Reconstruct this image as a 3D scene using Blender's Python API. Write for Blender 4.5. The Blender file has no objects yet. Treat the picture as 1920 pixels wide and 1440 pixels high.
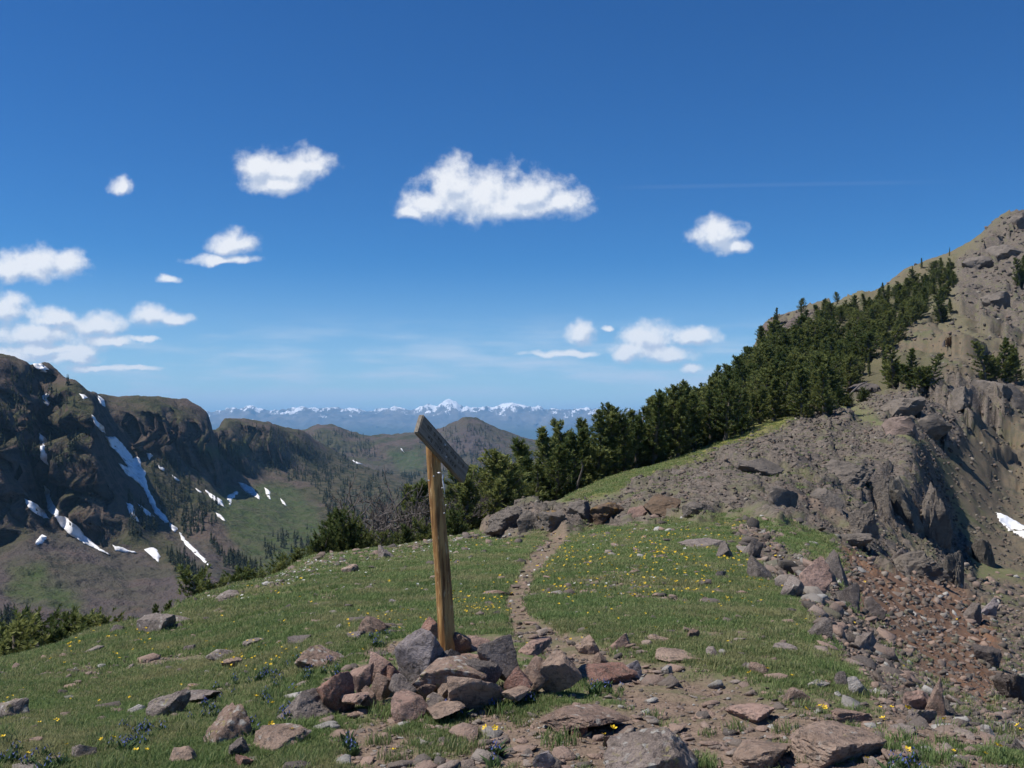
import bpy, bmesh, math, random
import numpy as np
from mathutils import Vector, Matrix, Euler
from mathutils.bvhtree import BVHTree
from mathutils.geometry import delaunay_2d_cdt

# ------------------------------------------------------------------ camera, sky, sun, exposure
F = 1884.0            # focal length in photo pixels (1920 wide)
CX, HY = 960.0, 800.0  # photo column straight ahead, photo row of the level horizon
scene = bpy.context.scene
COL = scene.collection
cam_d = bpy.data.cameras.new('camera')
cam_d.sensor_width = 36.0
cam_d.lens = 36.0 * F / 1920.0
cam_d.shift_y = (HY - 720.0) / 1920.0
cam_d.clip_start = 0.05
cam_d.clip_end = 200000.0
cam = bpy.data.objects.new('camera', cam_d)
cam.rotation_euler = (math.radians(90), 0, 0)
COL.objects.link(cam)
scene.camera = cam

SUN_EL = math.radians(58)
SUN_AZ = math.radians(-98)      # from straight ahead, negative = to the left
sdir = Vector((math.sin(SUN_AZ) * math.cos(SUN_EL), math.cos(SUN_AZ) * math.cos(SUN_EL), math.sin(SUN_EL)))
sl = bpy.data.lights.new('sun', 'SUN')
sl.energy = 5.0
sl.angle = math.radians(0.5)
sl.color = (1.0, 0.94, 0.85)
sun = bpy.data.objects.new('sun', sl)
sun.rotation_euler = (-sdir).to_track_quat('-Z', 'Y').to_euler()
COL.objects.link(sun)

scene.view_settings.view_transform = 'Standard'
scene.view_settings.look = 'None'
scene.view_settings.exposure = 0.28
scene.view_settings.gamma = 1.0
scene.view_settings.use_curve_mapping = False
scene.render.engine = 'CYCLES'
cy = scene.cycles
cy.use_denoising = True
cy.max_bounces = 6
cy.diffuse_bounces = 3
cy.glossy_bounces = 1
cy.transmission_bounces = 2
cy.transparent_max_bounces = 6
cy.volume_bounces = 1
cy.use_adaptive_sampling = True
cy.adaptive_threshold = 0.02


def mk(nt, typ, ins=None, **props):
    n = nt.nodes.new(typ)
    for k, v in props.items():
        setattr(n, k, v)
    for k, v in (ins or {}).items():
        s = n.inputs[k]
        if isinstance(v, bpy.types.NodeSocket):
            nt.links.new(v, s)
        else:
            s.default_value = v
    return n


class G:
    """a small node writer"""
    def __init__(s, nt):
        s.nt = nt

    def math(s, op, a, b=0.0, c=0.0, clamp=False):
        return mk(s.nt, 'ShaderNodeMath', {0: a, 1: b, 2: c}, operation=op, use_clamp=clamp).outputs[0]

    def vmath(s, op, a, b=(0, 0, 0)):
        n = mk(s.nt, 'ShaderNodeVectorMath', {0: a, 1: b}, operation=op)
        return n.outputs[1] if op in ('LENGTH', 'DOT_PRODUCT', 'DISTANCE') else n.outputs[0]

    def ramp(s, v, lo, hi, a=0.0, b=1.0, smooth=True):
        return mk(s.nt, 'ShaderNodeMapRange', {0: v, 1: lo, 2: hi, 3: a, 4: b},
                  interpolation_type='SMOOTHSTEP' if smooth else 'LINEAR', clamp=True).outputs[0]

    def noise(s, vec, scale, detail=4.0, rough=0.55, dist=0.0):
        return mk(s.nt, 'ShaderNodeTexNoise', {'Vector': vec, 'Scale': scale, 'Detail': detail,
                                              'Roughness': rough, 'Distortion': dist}).outputs[0]

    def voro(s, vec, scale, feature='F1', out=0, rand=1.0):
        return mk(s.nt, 'ShaderNodeTexVoronoi', {'Vector': vec, 'Scale': scale, 'Randomness': rand}, feature=feature).outputs[out]

    def mix(s, f, a, b, blend='MIX'):
        n = s.nt.nodes.new('ShaderNodeMix')
        n.data_type = 'RGBA'
        n.blend_type = blend
        for k, v in ((0, f), (6, a), (7, b)):
            if isinstance(v, bpy.types.NodeSocket):
                s.nt.links.new(v, n.inputs[k])
            else:
                if k and len(v) == 3:
                    v = (*v, 1.0)
                n.inputs[k].default_value = v
        return n.outputs[2]

    def comb(s, x, y, z=0.0):
        return mk(s.nt, 'ShaderNodeCombineXYZ', {0: x, 1: y, 2: z}).outputs[0]

    def sep(s, v):
        return mk(s.nt, 'ShaderNodeSeparateXYZ', {0: v}).outputs

    def attr(s, name, kind='GEOMETRY'):
        return mk(s.nt, 'ShaderNodeAttribute', attribute_name=name, attribute_type=kind)

    def pos(s):
        return mk(s.nt, 'ShaderNodeNewGeometry').outputs['Position']

    def nor(s):
        return mk(s.nt, 'ShaderNodeNewGeometry').outputs['True Normal']

    def bump(s, h, strength, dist, base=None):
        ins = {'Height': h, 'Strength': strength, 'Distance': dist}
        if base is not None:
            ins['Normal'] = base
        return mk(s.nt, 'ShaderNodeBump', ins).outputs[0]


def material(name, rough=0.9, spec=0.2):
    m = bpy.data.materials.new(name)
    m.use_nodes = True
    nt = m.node_tree
    b = nt.nodes['Principled BSDF']
    b.inputs['Roughness'].default_value = rough
    b.inputs['Specular IOR Level'].default_value = spec
    return m, nt, G(nt), b


# ---- world: clear mountain sky, a few fair-weather clouds fixed to directions of the sky
world = bpy.data.worlds.new('World')
scene.world = world
world.use_nodes = True
wt = world.node_tree
g = G(wt)
bg = wt.nodes['Background']
sky = mk(wt, 'ShaderNodeTexSky', sky_type='NISHITA', sun_disc=False, sun_elevation=SUN_EL,
         sun_rotation=SUN_AZ % (2 * math.pi), altitude=2600.0, air_density=1.0, dust_density=0.25, ozone_density=2.2)
SKY_STRENGTH = 0.082
bg.inputs['Strength'].default_value = SKY_STRENGTH
# the camera's deep, saturated rendering of a high-altitude sky
sr, sg, sb = g.sep(sky.outputs[0])
sb_ = g.math('MAXIMUM', sb, 1e-5)
skycol = g.comb(g.math('MULTIPLY', g.math('POWER', g.math('DIVIDE', sr, sb_), 2.45), sb),
                g.math('MULTIPLY', g.math('POWER', g.math('DIVIDE', sg, sb_), 1.88), sb), sb)
sbn = g.math('POWER', g.math('MULTIPLY', sb, 0.16), 0.08)
skycol = g.vmath('MULTIPLY', skycol, g.comb(sbn, sbn, sbn))
skycol = g.vmath('MULTIPLY', skycol, (1.13, 1.13, 1.13))
D = mk(wt, 'ShaderNodeTexCoord').outputs['Generated']
dx, dy, dz = g.sep(D)
dyc = g.math('MAXIMUM', dy, 0.05)
PXs = g.math('MULTIPLY_ADD', g.math('DIVIDE', dx, dyc), F, CX)
PYs = g.math('MULTIPLY_ADD', g.math('DIVIDE', dz, dyc), -F, HY)
front = g.ramp(dy, 0.05, 0.3)
P = g.comb(PXs, PYs)
warp = mk(wt, 'ShaderNodeTexNoise', {'Vector': P, 'Scale': 0.02, 'Detail': 4.0}).outputs['Color']
Pw = g.vmath('ADD', P, g.vmath('MULTIPLY', g.vmath('SUBTRACT', warp, (0.5, 0.5, 0.5)), (34, 26, 0)))
# cx, cy, rx, ry : lobes of each cloud (direction, in degrees-like units of the projection)
LOBES = [
    (900, 372, 130, 68), (855, 350, 66, 62), (800, 385, 56, 40), (985, 372, 100, 52), (1055, 385, 66, 36), (960, 392, 130, 26), (768, 402, 32, 18),
    (530, 322, 88, 46), (490, 318, 60, 40), (575, 315, 52, 42), (520, 345, 70, 30),
    (225, 348, 26, 24), (435, 462, 50, 32), (420, 490, 70, 12), (1345, 442, 58, 40), (1375, 462, 40, 20),
    (70, 500, 85, 42), (125, 495, 50, 34), (20, 505, 50, 36),
    (10, 582, 52, 40), (100, 598, 62, 28), (60, 630, 120, 32), (180, 612, 60, 36), (285, 592, 48, 26), (325, 600, 40, 18),
    (210, 640, 60, 14), (90, 655, 130, 16), (250, 690, 60, 7), (190, 692, 70, 8), (1060, 664, 90, 9), (270, 636, 34, 7), (130, 672, 70, 22), (20, 668, 60, 20), (160, 660, 36, 14),
    (1088, 626, 32, 30), (1215, 640, 66, 40), (1180, 660, 50, 26), (1300, 632, 58, 24), (1240, 664, 80, 22), (1143, 617, 12, 9), (1295, 690, 22, 14),
    (313, 525, 22, 12),
]
def lobe_field(Pq, every=1):
    f_ = None
    for (lx, ly, rx, ry) in LOBES[::every]:
        v = g.vmath('MULTIPLY', g.vmath('SUBTRACT', Pq, (lx, ly, 0)), (1.0 / rx, 1.0 / ry, 0))
        v = g.vmath('MAXIMUM', v, g.vmath('MULTIPLY', v, (1.0, 1.35, 1.0)))
        d = g.vmath('LENGTH', v)
        f_ = d if f_ is None else g.math('SMOOTH_MIN', f_, d, 0.22)
    return f_


field = lobe_field(Pw)
n1b = mk(wt, 'ShaderNodeTexNoise', {'Vector': g.vmath('ADD', P, (-9, -11, 0)), 'Scale': 0.022, 'Detail': 5.0, 'Roughness': 0.55}).outputs[0]
n1 = mk(wt, 'ShaderNodeTexNoise', {'Vector': P, 'Scale': 0.022, 'Detail': 8.0, 'Roughness': 0.6}).outputs[0]
n2 = mk(wt, 'ShaderNodeTexNoise', {'Vector': g.vmath('ADD', P, (500, 14, 3)), 'Scale': 0.018, 'Detail': 4.0, 'Roughness': 0.55}).outputs[0]
edge = g.math('ADD', field, g.math('MULTIPLY', g.math('SUBTRACT', n1, 0.5), 1.55))
dens = g.math('MULTIPLY', g.ramp(edge, 1.14, 0.36), front)
dens = g.math('MULTIPLY', dens, 0.93)
# cloud tone: bright sunlit tops, a little greyer and bluer inside and below
fup = lobe_field(g.vmath('ADD', Pw, (-7, -15, 0)))
slope_ = g.math('SUBTRACT', field, fup)                       # positive on undersides
lower = g.math('ADD', g.math('MULTIPLY', slope_, 0.9), g.math('ADD', g.math('MULTIPLY', g.math('SUBTRACT', n1, n1b), 1.6), g.math('MULTIPLY', g.math('SUBTRACT', n2, 0.5), 0.9)))
tone = g.ramp(lower, -0.22, 0.38)
ccol = g.mix(tone, (0.95, 0.955, 0.97), (0.56, 0.63, 0.76))
# thin layered veils low above the horizon
Ps = g.vmath('MULTIPLY', P, (0.0042, 0.026, 1.0))
n3 = mk(wt, 'ShaderNodeTexNoise', {'Vector': Ps, 'Scale': 1.0, 'Detail': 5.0, 'Roughness': 0.55}).outputs[0]
band = g.math('MULTIPLY', g.ramp(PYs, 570, 690), g.ramp(PYs, 800, 745, 0.35, 1.0))
veil = g.math('MULTIPLY', g.math('MULTIPLY', g.ramp(n3, 0.40, 0.72), band), front)
veil = g.math('MULTIPLY', g.math('MULTIPLY', veil, 0.85), g.ramp(g.math('ABSOLUTE', g.math('SUBTRACT', PXs, 960)), 1790, 1200))
# one faint old vapour trail
tr = g.math('ABSOLUTE', g.math('SUBTRACT', PYs, g.math('ADD', 352, g.math('MULTIPLY', g.math('SUBTRACT', PXs, 1150), -0.018))))
trail_f = g.math('MULTIPLY', g.ramp(tr, 6.0, 1.0), g.math('MULTIPLY', g.ramp(PXs, 1120, 1250), g.ramp(PXs, 1840, 1600)))
trail_f = g.math('MULTIPLY', g.math('MULTIPLY', trail_f, front), 0.025)
inv = 0.86 / SKY_STRENGTH
sc_ = lambda c: g.vmath('MULTIPLY', c, (inv, inv, inv))
pale = g.math('MULTIPLY', g.ramp(dz, 0.17, 0.01), 0.42)
c0 = g.mix(pale, skycol, sc_(g.mix(0.0, (0.56, 0.70, 0.86), (0, 0, 0))))
c1 = g.mix(veil, c0, sc_(g.mix(0.0, (0.60, 0.72, 0.86), (0, 0, 0))))
c1 = g.mix(trail_f, c1, sc_(g.mix(0.0, (0.8, 0.85, 0.92), (0, 0, 0))))
c2 = g.mix(dens, c1, sc_(ccol))
wt.links.new(c2, bg.inputs['Color'])
# directions that hold no cloud at all take the plain sky (same colours, cheaper to evaluate)
bg0 = mk(wt, 'ShaderNodeBackground', {'Color': c0, 'Strength': SKY_STRENGTH})
inside = g.math('MULTIPLY', g.math('MULTIPLY', g.math('GREATER_THAN', dy, 0.05), g.math('COMPARE', PYs, 500, 310)), g.math('COMPARE', PXs, 960, 1800))
wm = mk(wt, 'ShaderNodeMixShader', {0: inside, 1: bg0.outputs[0], 2: bg.outputs[0]})
wt.links.new(wm.outputs[0], wt.nodes['World Output'].inputs['Surface'])

# ------------------------------------------------------------------ numeric helpers
_r = np.random.RandomState(7)
PERM = _r.permutation(512)
PERM = np.concatenate([PERM, PERM, PERM])
GR = _r.normal(size=(512, 3))
GR /= np.linalg.norm(GR, axis=1)[:, None]
RV = _r.rand(512, 4)


def hash3(i, j, k):
    return PERM[(PERM[(PERM[i & 511] + j) & 511] + k) & 511]


def gnoise(p):
    """gradient noise, p (N,3) -> about -0.7..0.7"""
    p = np.asarray(p, float)
    i = np.floor(p).astype(np.int64)
    f = p - i
    u = f * f * f * (f * (f * 6 - 15) + 10)
    out = 0.0
    for a in (0, 1):
        wa = u[:, 0] if a else 1 - u[:, 0]
        for b in (0, 1):
            wb = u[:, 1] if b else 1 - u[:, 1]
            for c in (0, 1):
                wc = u[:, 2] if c else 1 - u[:, 2]
                h = hash3(i[:, 0] + a, i[:, 1] + b, i[:, 2] + c)
                out = out + wa * wb * wc * np.einsum('ij,ij->i', GR[h], f - np.array([a, b, c]))
    return out


def fbm(p, octaves=4, gain=0.5, lac=2.03, ridged=False):
    p = np.asarray(p, float)
    s, a, t = 0.0, 1.0, 0.0
    for o in range(octaves):
        n = gnoise(p * lac ** o + 17.3 * o)
        if ridged:
            n = 0.5 - np.abs(n) * 1.6
        s = s + a * n
        t += a
        a *= gain
    return s / t


def facets(p, seed=0):
    """blocky broken-rock height: every 2D cell carries its own tilted plane"""
    p = np.asarray(p, float)
    i = np.floor(p[:, :2]).astype(np.int64)
    best = np.full(len(p), 1e9)
    val = np.zeros(len(p))
    for a in (-1, 0, 1):
        for b in (-1, 0, 1):
            ci, cj = i[:, 0] + a, i[:, 1] + b
            h = hash3(ci, cj, np.full_like(ci, 31 + seed))
            cx = ci + RV[h, 0]
            cy_ = cj + RV[h, 1]
            ddx, ddy = p[:, 0] - cx, p[:, 1] - cy_
            d = ddx * ddx + ddy * ddy
            g2 = GR[h]
            v = RV[h, 2] - 0.5 + 0.8 * (g2[:, 0] * ddx + g2[:, 1] * ddy)
            m = d < best
            best[m] = d[m]
            val[m] = v[m]
    return val


def pchip(x, y, xi):
    """monotone cubic; y may be (n,) or (n,m)"""
    x = np.asarray(x, float)
    y = np.asarray(y, float)
    one = y.ndim == 1
    if one:
        y = y[:, None]
    h = np.diff(x)[:, None]
    dl = np.diff(y, axis=0) / h
    d = np.zeros_like(y)
    w1 = 2 * h[1:] + h[:-1]
    w2 = h[1:] + 2 * h[:-1]
    with np.errstate(divide='ignore', invalid='ignore'):
        hm = (w1 + w2) / (w1 / dl[:-1] + w2 / dl[1:])
    d[1:-1] = np.where(dl[:-1] * dl[1:] > 0, hm, 0.0)
    d[0], d[-1] = dl[0], dl[-1]
    xi = np.clip(np.asarray(xi, float), x[0], x[-1])
    k = np.clip(np.searchsorted(x, xi) - 1, 0, len(x) - 2)
    t = ((xi - x[k]) / (x[k + 1] - x[k]))[:, None]
    hh = h[k]
    r = ((1 + 2 * t) * (1 - t) ** 2 * y[k] + t * (1 - t) ** 2 * hh * d[k] + t * t * (3 - 2 * t) * y[k + 1] + t * t * (t - 1) * hh * d[k + 1])
    return r[:, 0] if one else r


def smooth(v, lo, hi):
    t = np.clip((v - lo) / (hi - lo), 0, 1)
    return t * t * (3 - 2 * t)


def polymask(px, py, poly, feather):
    """soft inside of a polygon"""
    poly = np.asarray(poly, float)
    n = len(poly)
    inside = np.zeros(px.shape, bool)
    dist = np.full(px.shape, 1e9)
    for k in range(n):
        x0, y0 = poly[k]
        x1, y1 = poly[(k + 1) % n]
        c = ((y0 > py) != (y1 > py))
        xin = (x1 - x0) * (py - y0) / ((y1 - y0) if y1 != y0 else 1e-9) + x0
        inside ^= c & (px < xin)
        ex, ey = x1 - x0, y1 - y0
        t = np.clip(((px - x0) * ex + (py - y0) * ey) / (ex * ex + ey * ey + 1e-9), 0, 1)
        dist = np.minimum(dist, np.hypot(px - x0 - t * ex, py - y0 - t * ey))
    sd = np.where(inside, dist, -dist)
    return smooth(sd, -feather, feather)


def linemask(px, py, pts):
    """soft band along a polyline of (x, y, halfwidth)"""
    out = np.zeros(px.shape)
    for (x0, y0, w0), (x1, y1, w1) in zip(pts[:-1], pts[1:]):
        ex, ey = x1 - x0, y1 - y0
        t = np.clip(((px - x0) * ex + (py - y0) * ey) / (ex * ex + ey * ey), 0, 1)
        d = np.hypot(px - x0 - t * ex, (py - y0 - t * ey))
        w = w0 + t * (w1 - w0)
        out = np.maximum(out, 1 - smooth(d / w, 0.6, 1.25))
    return out


def tag(o, label=None, cat=None, group=None, kind=None):
    if label:
        o['label'] = label
    if cat:
        o['category'] = cat
    if group:
        o['group'] = group
    if kind:
        o['kind'] = kind
    return o


def mesh_obj(name, verts, faces, mat, parent=None, smooth_shade=True, link=True):
    me = bpy.data.meshes.new(name)
    verts = np.asarray(verts, np.float32)
    faces = np.asarray(faces, np.int32)
    k = faces.shape[1]
    me.vertices.add(len(verts))
    me.vertices.foreach_set('co', verts.ravel())
    me.loops.add(faces.size)
    me.loops.foreach_set('vertex_index', faces.ravel())
    me.polygons.add(len(faces))
    me.polygons.foreach_set('loop_start', np.arange(0, faces.size, k, dtype=np.int32))
    me.update(calc_edges=True)
    me.validate()
    if smooth_shade:
        me.polygons.foreach_set('use_smooth', np.ones(len(faces), bool))
    if mat:
        me.materials.append(mat)
    o = bpy.data.objects.new(name, me)
    if link:
        COL.objects.link(o)
    if parent:
        o.parent = parent
    return o


def grid_faces(nu, nv):
    a = np.arange(nu * nv).reshape(nu, nv)
    return np.stack([a[:-1, :-1], a[1:, :-1], a[1:, 1:], a[:-1, 1:]], -1).reshape(-1, 4)


def set_color(o, name, rgba):
    at = o.data.color_attributes.new(name, 'FLOAT_COLOR', 'POINT')
    at.data.foreach_set('color', np.asarray(rgba, np.float32).ravel())


def empty(name, loc, rz=0.0):
    o = bpy.data.objects.new(name, None)
    o.location = loc
    o.rotation_euler = (0, 0, rz)
    o.empty_display_size = 0.2
    COL.objects.link(o)
    return o


def pix(px, py, Y):
    return Vector(((px - CX) / F * Y, Y, (HY - py) / F * Y))


HAZE_DENSITY = 4.2e-5
rng = np.random.RandomState(11)
random.seed(5)

# ------------------------------------------------------------------ the hillside: saddle, ridge, ravine and right-hand slope
# every column: (distance ahead in m, photo row) or (distance, None, height in m relative to the eye)
NEAR = [(0.6, None, -1.62), (2.5, None, -1.64)]
HILL = {
    -1400: [(0.6, None, -1.64), (2.5, None, -1.8), (5, None, -2.7), (10, None, -7), (40, None, -32), (100, None, -75), (500, None, -190)],
    -500: [(0.6, None, -1.63), (2.5, None, -1.7), (5, None, -2.05), (8, None, -2.9), (12, None, -5), (22, None, -12), (45, None, -30), (100, None, -70), (500, None, -190)],
    0: NEAR + [(5.2, 1440), (8, 1335), (11, 1268), (13.5, 1240), (16, None, -4.3), (22, None, -8), (40, None, -20), (100, None, -60), (500, None, -185)],
    190: NEAR + [(5.1, 1440), (8, 1318), (12, 1225), (16, 1182), (19, None, -4.5), (26, None, -8.5), (45, None, -20), (100, None, -56), (500, None, -180)],
    380: NEAR + [(5.0, 1440), (8, 1300), (12, 1205), (17, 1142), (21, 1118), (24, None, -4.7), (32, None, -9), (50, None, -19), (100, None, -50), (500, None, -180)],
    600: NEAR + [(4.95, 1440), (8.5, 1225), (13, 1140), (20, 1080), (27, 1048), (31, 1042), (35, None, -5.1), (45, None, -9), (70, None, -20), (150, None, -55), (500, None, -170)],
    750: NEAR + [(4.9, 1440), (8.5, 1203), (13, 1130), (20, 1073), (28, 1036), (34, 1024), (38, None, -5.1), (50, None, -9), (80, None, -20), (150, None, -45), (500, None, -160)],
    900: NEAR + [(4.85, 1440), (8.5, 1193), (13, 1122), (20, 1065), (28, 1026), (35, 1003), (39, 993), (46, None, -5.6), (60, None, -9), (100, None, -20), (200, None, -45), (500, None, -130)],
    1040: NEAR + [(4.8, 1440), (8.5, 1189), (13, 1118), (20, 1060), (28, 1022), (34, 1006), (37, 975), (42, 948), (50, 940), (62, None, -5.2), (80, None, -8), (120, None, -15), (500, None, -110)],
    1150: NEAR + [(4.8, 1440), (8.5, 1186), (13, 1112), (20, 1052), (28, 1012), (34, 990), (38, 952), (45, 917), (55, 902), (64, 893), (74, None, -4.2), (100, None, -6.5), (200, None, -25), (500, None, -90)],
    1300: NEAR + [(4.8, 1440), (8.5, 1187), (13, 1110), (20, 1045), (28, 1000), (34, 975), (40, 930), (50, 890), (62, 866), (76, 848), (95, 825), (125, 785), (170, None, -3), (500, None, -70)],
    1450: NEAR + [(4.8, 1440), (8.5, 1193), (13, 1118), (18, 1070), (22, 1040), (28, 1000), (34, 970), (42, 915), (52, 870), (66, 835), (86, 795), (120, 735), (160, 675), (205, 635), (255, 604), (300, None, 24), (500, None, 0)],
    1530: NEAR + [(4.8, 1440), (7.2, 1250), (9, 1192), (12, 1142), (17, 1090), (23, 1045), (30, 1008), (37, 975), (45, 925), (54, 880), (66, 832), (86, 789), (120, 735), (165, 665), (215, 608), (265, 578), (315, None, 27), (500, None, 5)],
    1600: NEAR + [(4.8, 1440), (6.8, 1285), (7.8, 1248), (10, 1203), (14, 1150), (20, 1095), (28, 1050), (36, 1010), (44, 960), (52, 900), (62, 850), (75, 812), (90, 784), (106, 765), (130, 725), (170, 665), (220, 602), (275, 560), (320, None, 30), (500, None, 10)],
    1700: NEAR + [(4.8, 1440), (6, 1342), (7, 1302), (9, 1267), (13, 1220), (19, 1170), (27, 1115), (36, 1070), (46, 1032), (50, 990), (54, 905), (59, 850), (70, 822), (86, 790), (102, 760), (126, 715), (162, 660), (212, 590), (270, 535), (312, 506), (360, None, 44), (500, None, 20)],
    1800: NEAR + [(4.8, 1440), (5.6, 1374), (6.2, 1350), (8, 1322), (12, 1280), (18, 1235), (27, 1180), (38, 1120), (52, 1072), (62, 1040), (76, 960), (90, 880), (106, 800), (126, 730), (162, 650), (212, 575), (272, 512), (332, 472), (380, None, 54), (500, None, 30)],
    1920: NEAR + [(4.8, 1440), (5.3, 1408), (6, 1394), (8, 1366), (12, 1330), (18, 1290), (28, 1225), (40, 1160), (55, 1100), (70, 1050), (90, 960), (110, 870), (132, 780), (162, 690), (212, 590), (280, 480), (342, 398), (400, None, 74), (500, None, 60)],
    2300: [(0.6, None, -1.62), (2.5, None, -1.66), (3.8, None, -1.75), (5, None, -2.1), (8, None, -3.0), (15, None, -5), (30, None, -8.5), (60, None, -12), (100, None, -6), (160, None, 12), (250, None, 40), (340, None, 75), (420, None, 90), (500, None, 85)],
    3400: [(0.6, None, -1.63), (2.5, None, -2.0), (5, None, -3.2), (10, None, -5.5), (25, None, -11), (60, None, -14), (120, None, 8), (250, None, 60), (400, None, 100), (500, None, 95)],
}


def knots(col):
    Y = np.array([k[0] for k in col], float)
    Z = np.array([(HY - k[1]) / F * k[0] if k[1] is not None else k[2] for k in col], float)
    return Y, Z


def colfield(cols, px, lw):
    xs = sorted(cols)
    T = np.stack([pchip(np.log(knots(cols[x])[0]), knots(cols[x])[1], lw) for x in xs])
    return pchip(np.array(xs, float), T, px)


hpx = np.concatenate([np.linspace(-1400, -100, 50)[:-1], np.arange(-100, 2021, 4.4), np.linspace(2020, 3400, 46)[1:]])
hlw = np.concatenate([np.linspace(math.log(0.6), math.log(4.2), 26)[:-1], np.linspace(math.log(4.2), math.log(345), 460), np.linspace(math.log(345), math.log(500), 10)[1:]])
HPX, HLW = np.meshgrid(hpx, hlw, indexing='ij')
HYY = np.exp(HLW)
HX = (HPX - CX) / F * HYY
HZ = colfield(HILL, hpx, hlw)
shp = HZ.shape
hp = HY - F * HZ / HYY                        # photo row of each vertex
q = np.stack([HX.ravel(), HYY.ravel(), np.zeros(HX.size)], 1)
wn1 = (fbm(q * np.array([0.7, 0.7, 1]) / 1.0, 3)).reshape(shp)
warpx = HPX + 46 * fbm(np.stack([HPX.ravel() / 60, hp.ravel() / 45, np.zeros(HX.size)], 1), 4).reshape(shp)
warpy = hp + 36 * fbm(np.stack([HPX.ravel() / 60, hp.ravel() / 45, np.full(HX.size, 9.0)], 1), 4).reshape(shp)

P_ROCK = [(900, 1005), (920, 950), (1000, 948), (1060, 940), (1150, 928), (1230, 885), (1330, 852), (1440, 812), (1500, 784), (1580, 772), (1640, 800), (1740, 840), (1775, 900), (1800, 1000), (1840, 1110), (1700, 1080), (1640, 1050), (1560, 1000), (1460, 985), (1400, 975), (1300, 975), (1180, 978), (1100, 990), (1055, 1005), (1020, 1000), (980, 1008)]
P_ROCK2 = [(1600, 740), (1680, 725), (1760, 720), (1820, 690), (1920, 690), (1920, 770), (1840, 800), (1800, 850), (1760, 850), (1700, 800), (1620, 775)]
P_ROCK3 = [(1790, 500), (1840, 460), (1900, 395), (1960, 380), (1960, 640), (1880, 640), (1800, 580)]
P_ROCK4 = [(1420, 640), (1440, 596), (1530, 580), (1540, 610), (1470, 650)]
P_EDGE = [(1380, 985), (1460, 1010), (1560, 1090), (1640, 1190), (1720, 1290), (1800, 1345), (1860, 1385), (1780, 1400), (1660, 1345), (1570, 1225), (1480, 1115), (1400, 1040)]
P_ORANGE = [(1560, 1030), (1690, 1040), (1800, 1100), (1880, 1190), (1880, 1320), (1780, 1310), (1700, 1230), (1620, 1150)]
P_RAV = [(1560, 1000), (1700, 1060), (1840, 1090), (2500, 1060), (2500, 1500), (1990, 1440), (1880, 1400), (1760, 1340), (1680, 1250), (1600, 1150), (1560, 1080)]
P_RBROWN = [(1600, 700), (1640, 640), (1760, 590), (1840, 640), (2500, 560), (2500, 1100), (1850, 1100), (1780, 900), (1720, 700)]
P_LUSH = [(1060, 940), (1110, 905), (1300, 845), (1420, 795), (1500, 775), (1480, 800), (1400, 825), (1320, 858), (1230, 888), (1140, 925)]
P_FOREST = [(1000, 935), (1110, 905), (1300, 845), (1430, 785), (1520, 772), (1640, 735), (1745, 705), (1740, 660), (1620, 690), (1590, 660), (1650, 610), (1760, 560), (1790, 490), (1720, 530), (1640, 565), (1560, 590), (1480, 640), (1420, 690), (1340, 720), (1240, 770), (1100, 840), (1000, 900)]
P_SKYGRASS = [(1640, 560), (1720, 520), (1790, 480), (1850, 440), (1830, 425), (1700, 480), (1620, 545)]
TRAIL = [(1048, 1008, 19), (1000, 1060, 23), (962, 1120, 24), (978, 1165, 26), (1040, 1205, 30), (1140, 1250, 34), (1250, 1300, 60), (1370, 1350, 85), (1440, 1430, 110)]

m_rock = np.maximum.reduce([polymask(warpx, warpy, P_ROCK, 9), polymask(warpx, warpy, P_ROCK2, 10), polymask(warpx, warpy, P_ROCK3, 10), polymask(warpx, warpy, P_ROCK4, 7)])
m_edge = polymask(warpx, warpy, P_EDGE, 16)
m_orange = polymask(warpx, warpy, P_ORANGE, 25)
m_rav = polymask(warpx, warpy, P_RAV, 16)
m_rbrown = polymask(warpx, warpy, P_RBROWN, 30) * (HYY > 62)
m_lush = polymask(HPX, hp, P_LUSH, 7) * (HYY > 42)
m_forest = polymask(warpx, warpy, P_FOREST, 12) * (HYY > 45)
m_skyg = polymask(warpx, warpy, P_SKYGRASS, 6)
n_bare = fbm(q * 1.3 + 40, 4).reshape(shp)
n_bare2 = fbm(q * 0.35 + 90, 4).reshape(shp)
m_trail = linemask(HPX + (warpx - HPX) * 0.4, hp + (warpy - hp) * 0.4, TRAIL) * (HYY < 37)
m_fore = smooth(hp, 1270, 1400) * smooth(HPX, 560, 760) * (HYY < 9)
m_trail = m_trail * (0.55 + 0.45 * smooth(fbm(q * 2.2 + 11, 4).reshape(shp), -0.12, 0.12))
m_dirt = np.clip(np.maximum.reduce([m_trail, smooth(n_bare + 0.42 * m_fore, 0.16, 0.34) * 0.95, smooth(n_bare2, 0.08, 0.30) * 0.6 * (HYY < 45), smooth(fbm(q * 2.6 + 140, 3).reshape(shp), 0.12, 0.3) * 0.75 * (HYY < 40)]), 0, 1)
m_dirt = np.where(HYY < 45, m_dirt, 0)
grey_left = smooth(n_bare, -0.1, 0.2) * polymask(HPX, hp, [(380, 1125), (470, 1080), (600, 1035), (760, 1018), (900, 990), (960, 1000), (800, 1040), (700, 1050), (600, 1085), (480, 1120)], 12)
m_dirt = np.maximum(m_dirt, grey_left * 0.8 * (HYY < 42))
stony = np.clip(np.maximum.reduce([m_edge, m_rav * 0.9, m_rbrown * 0.8, m_skyg * 0.8, 0.55 * (HYY > 150)]) * (1 - m_forest * 0.6), 0, 1)

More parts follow.
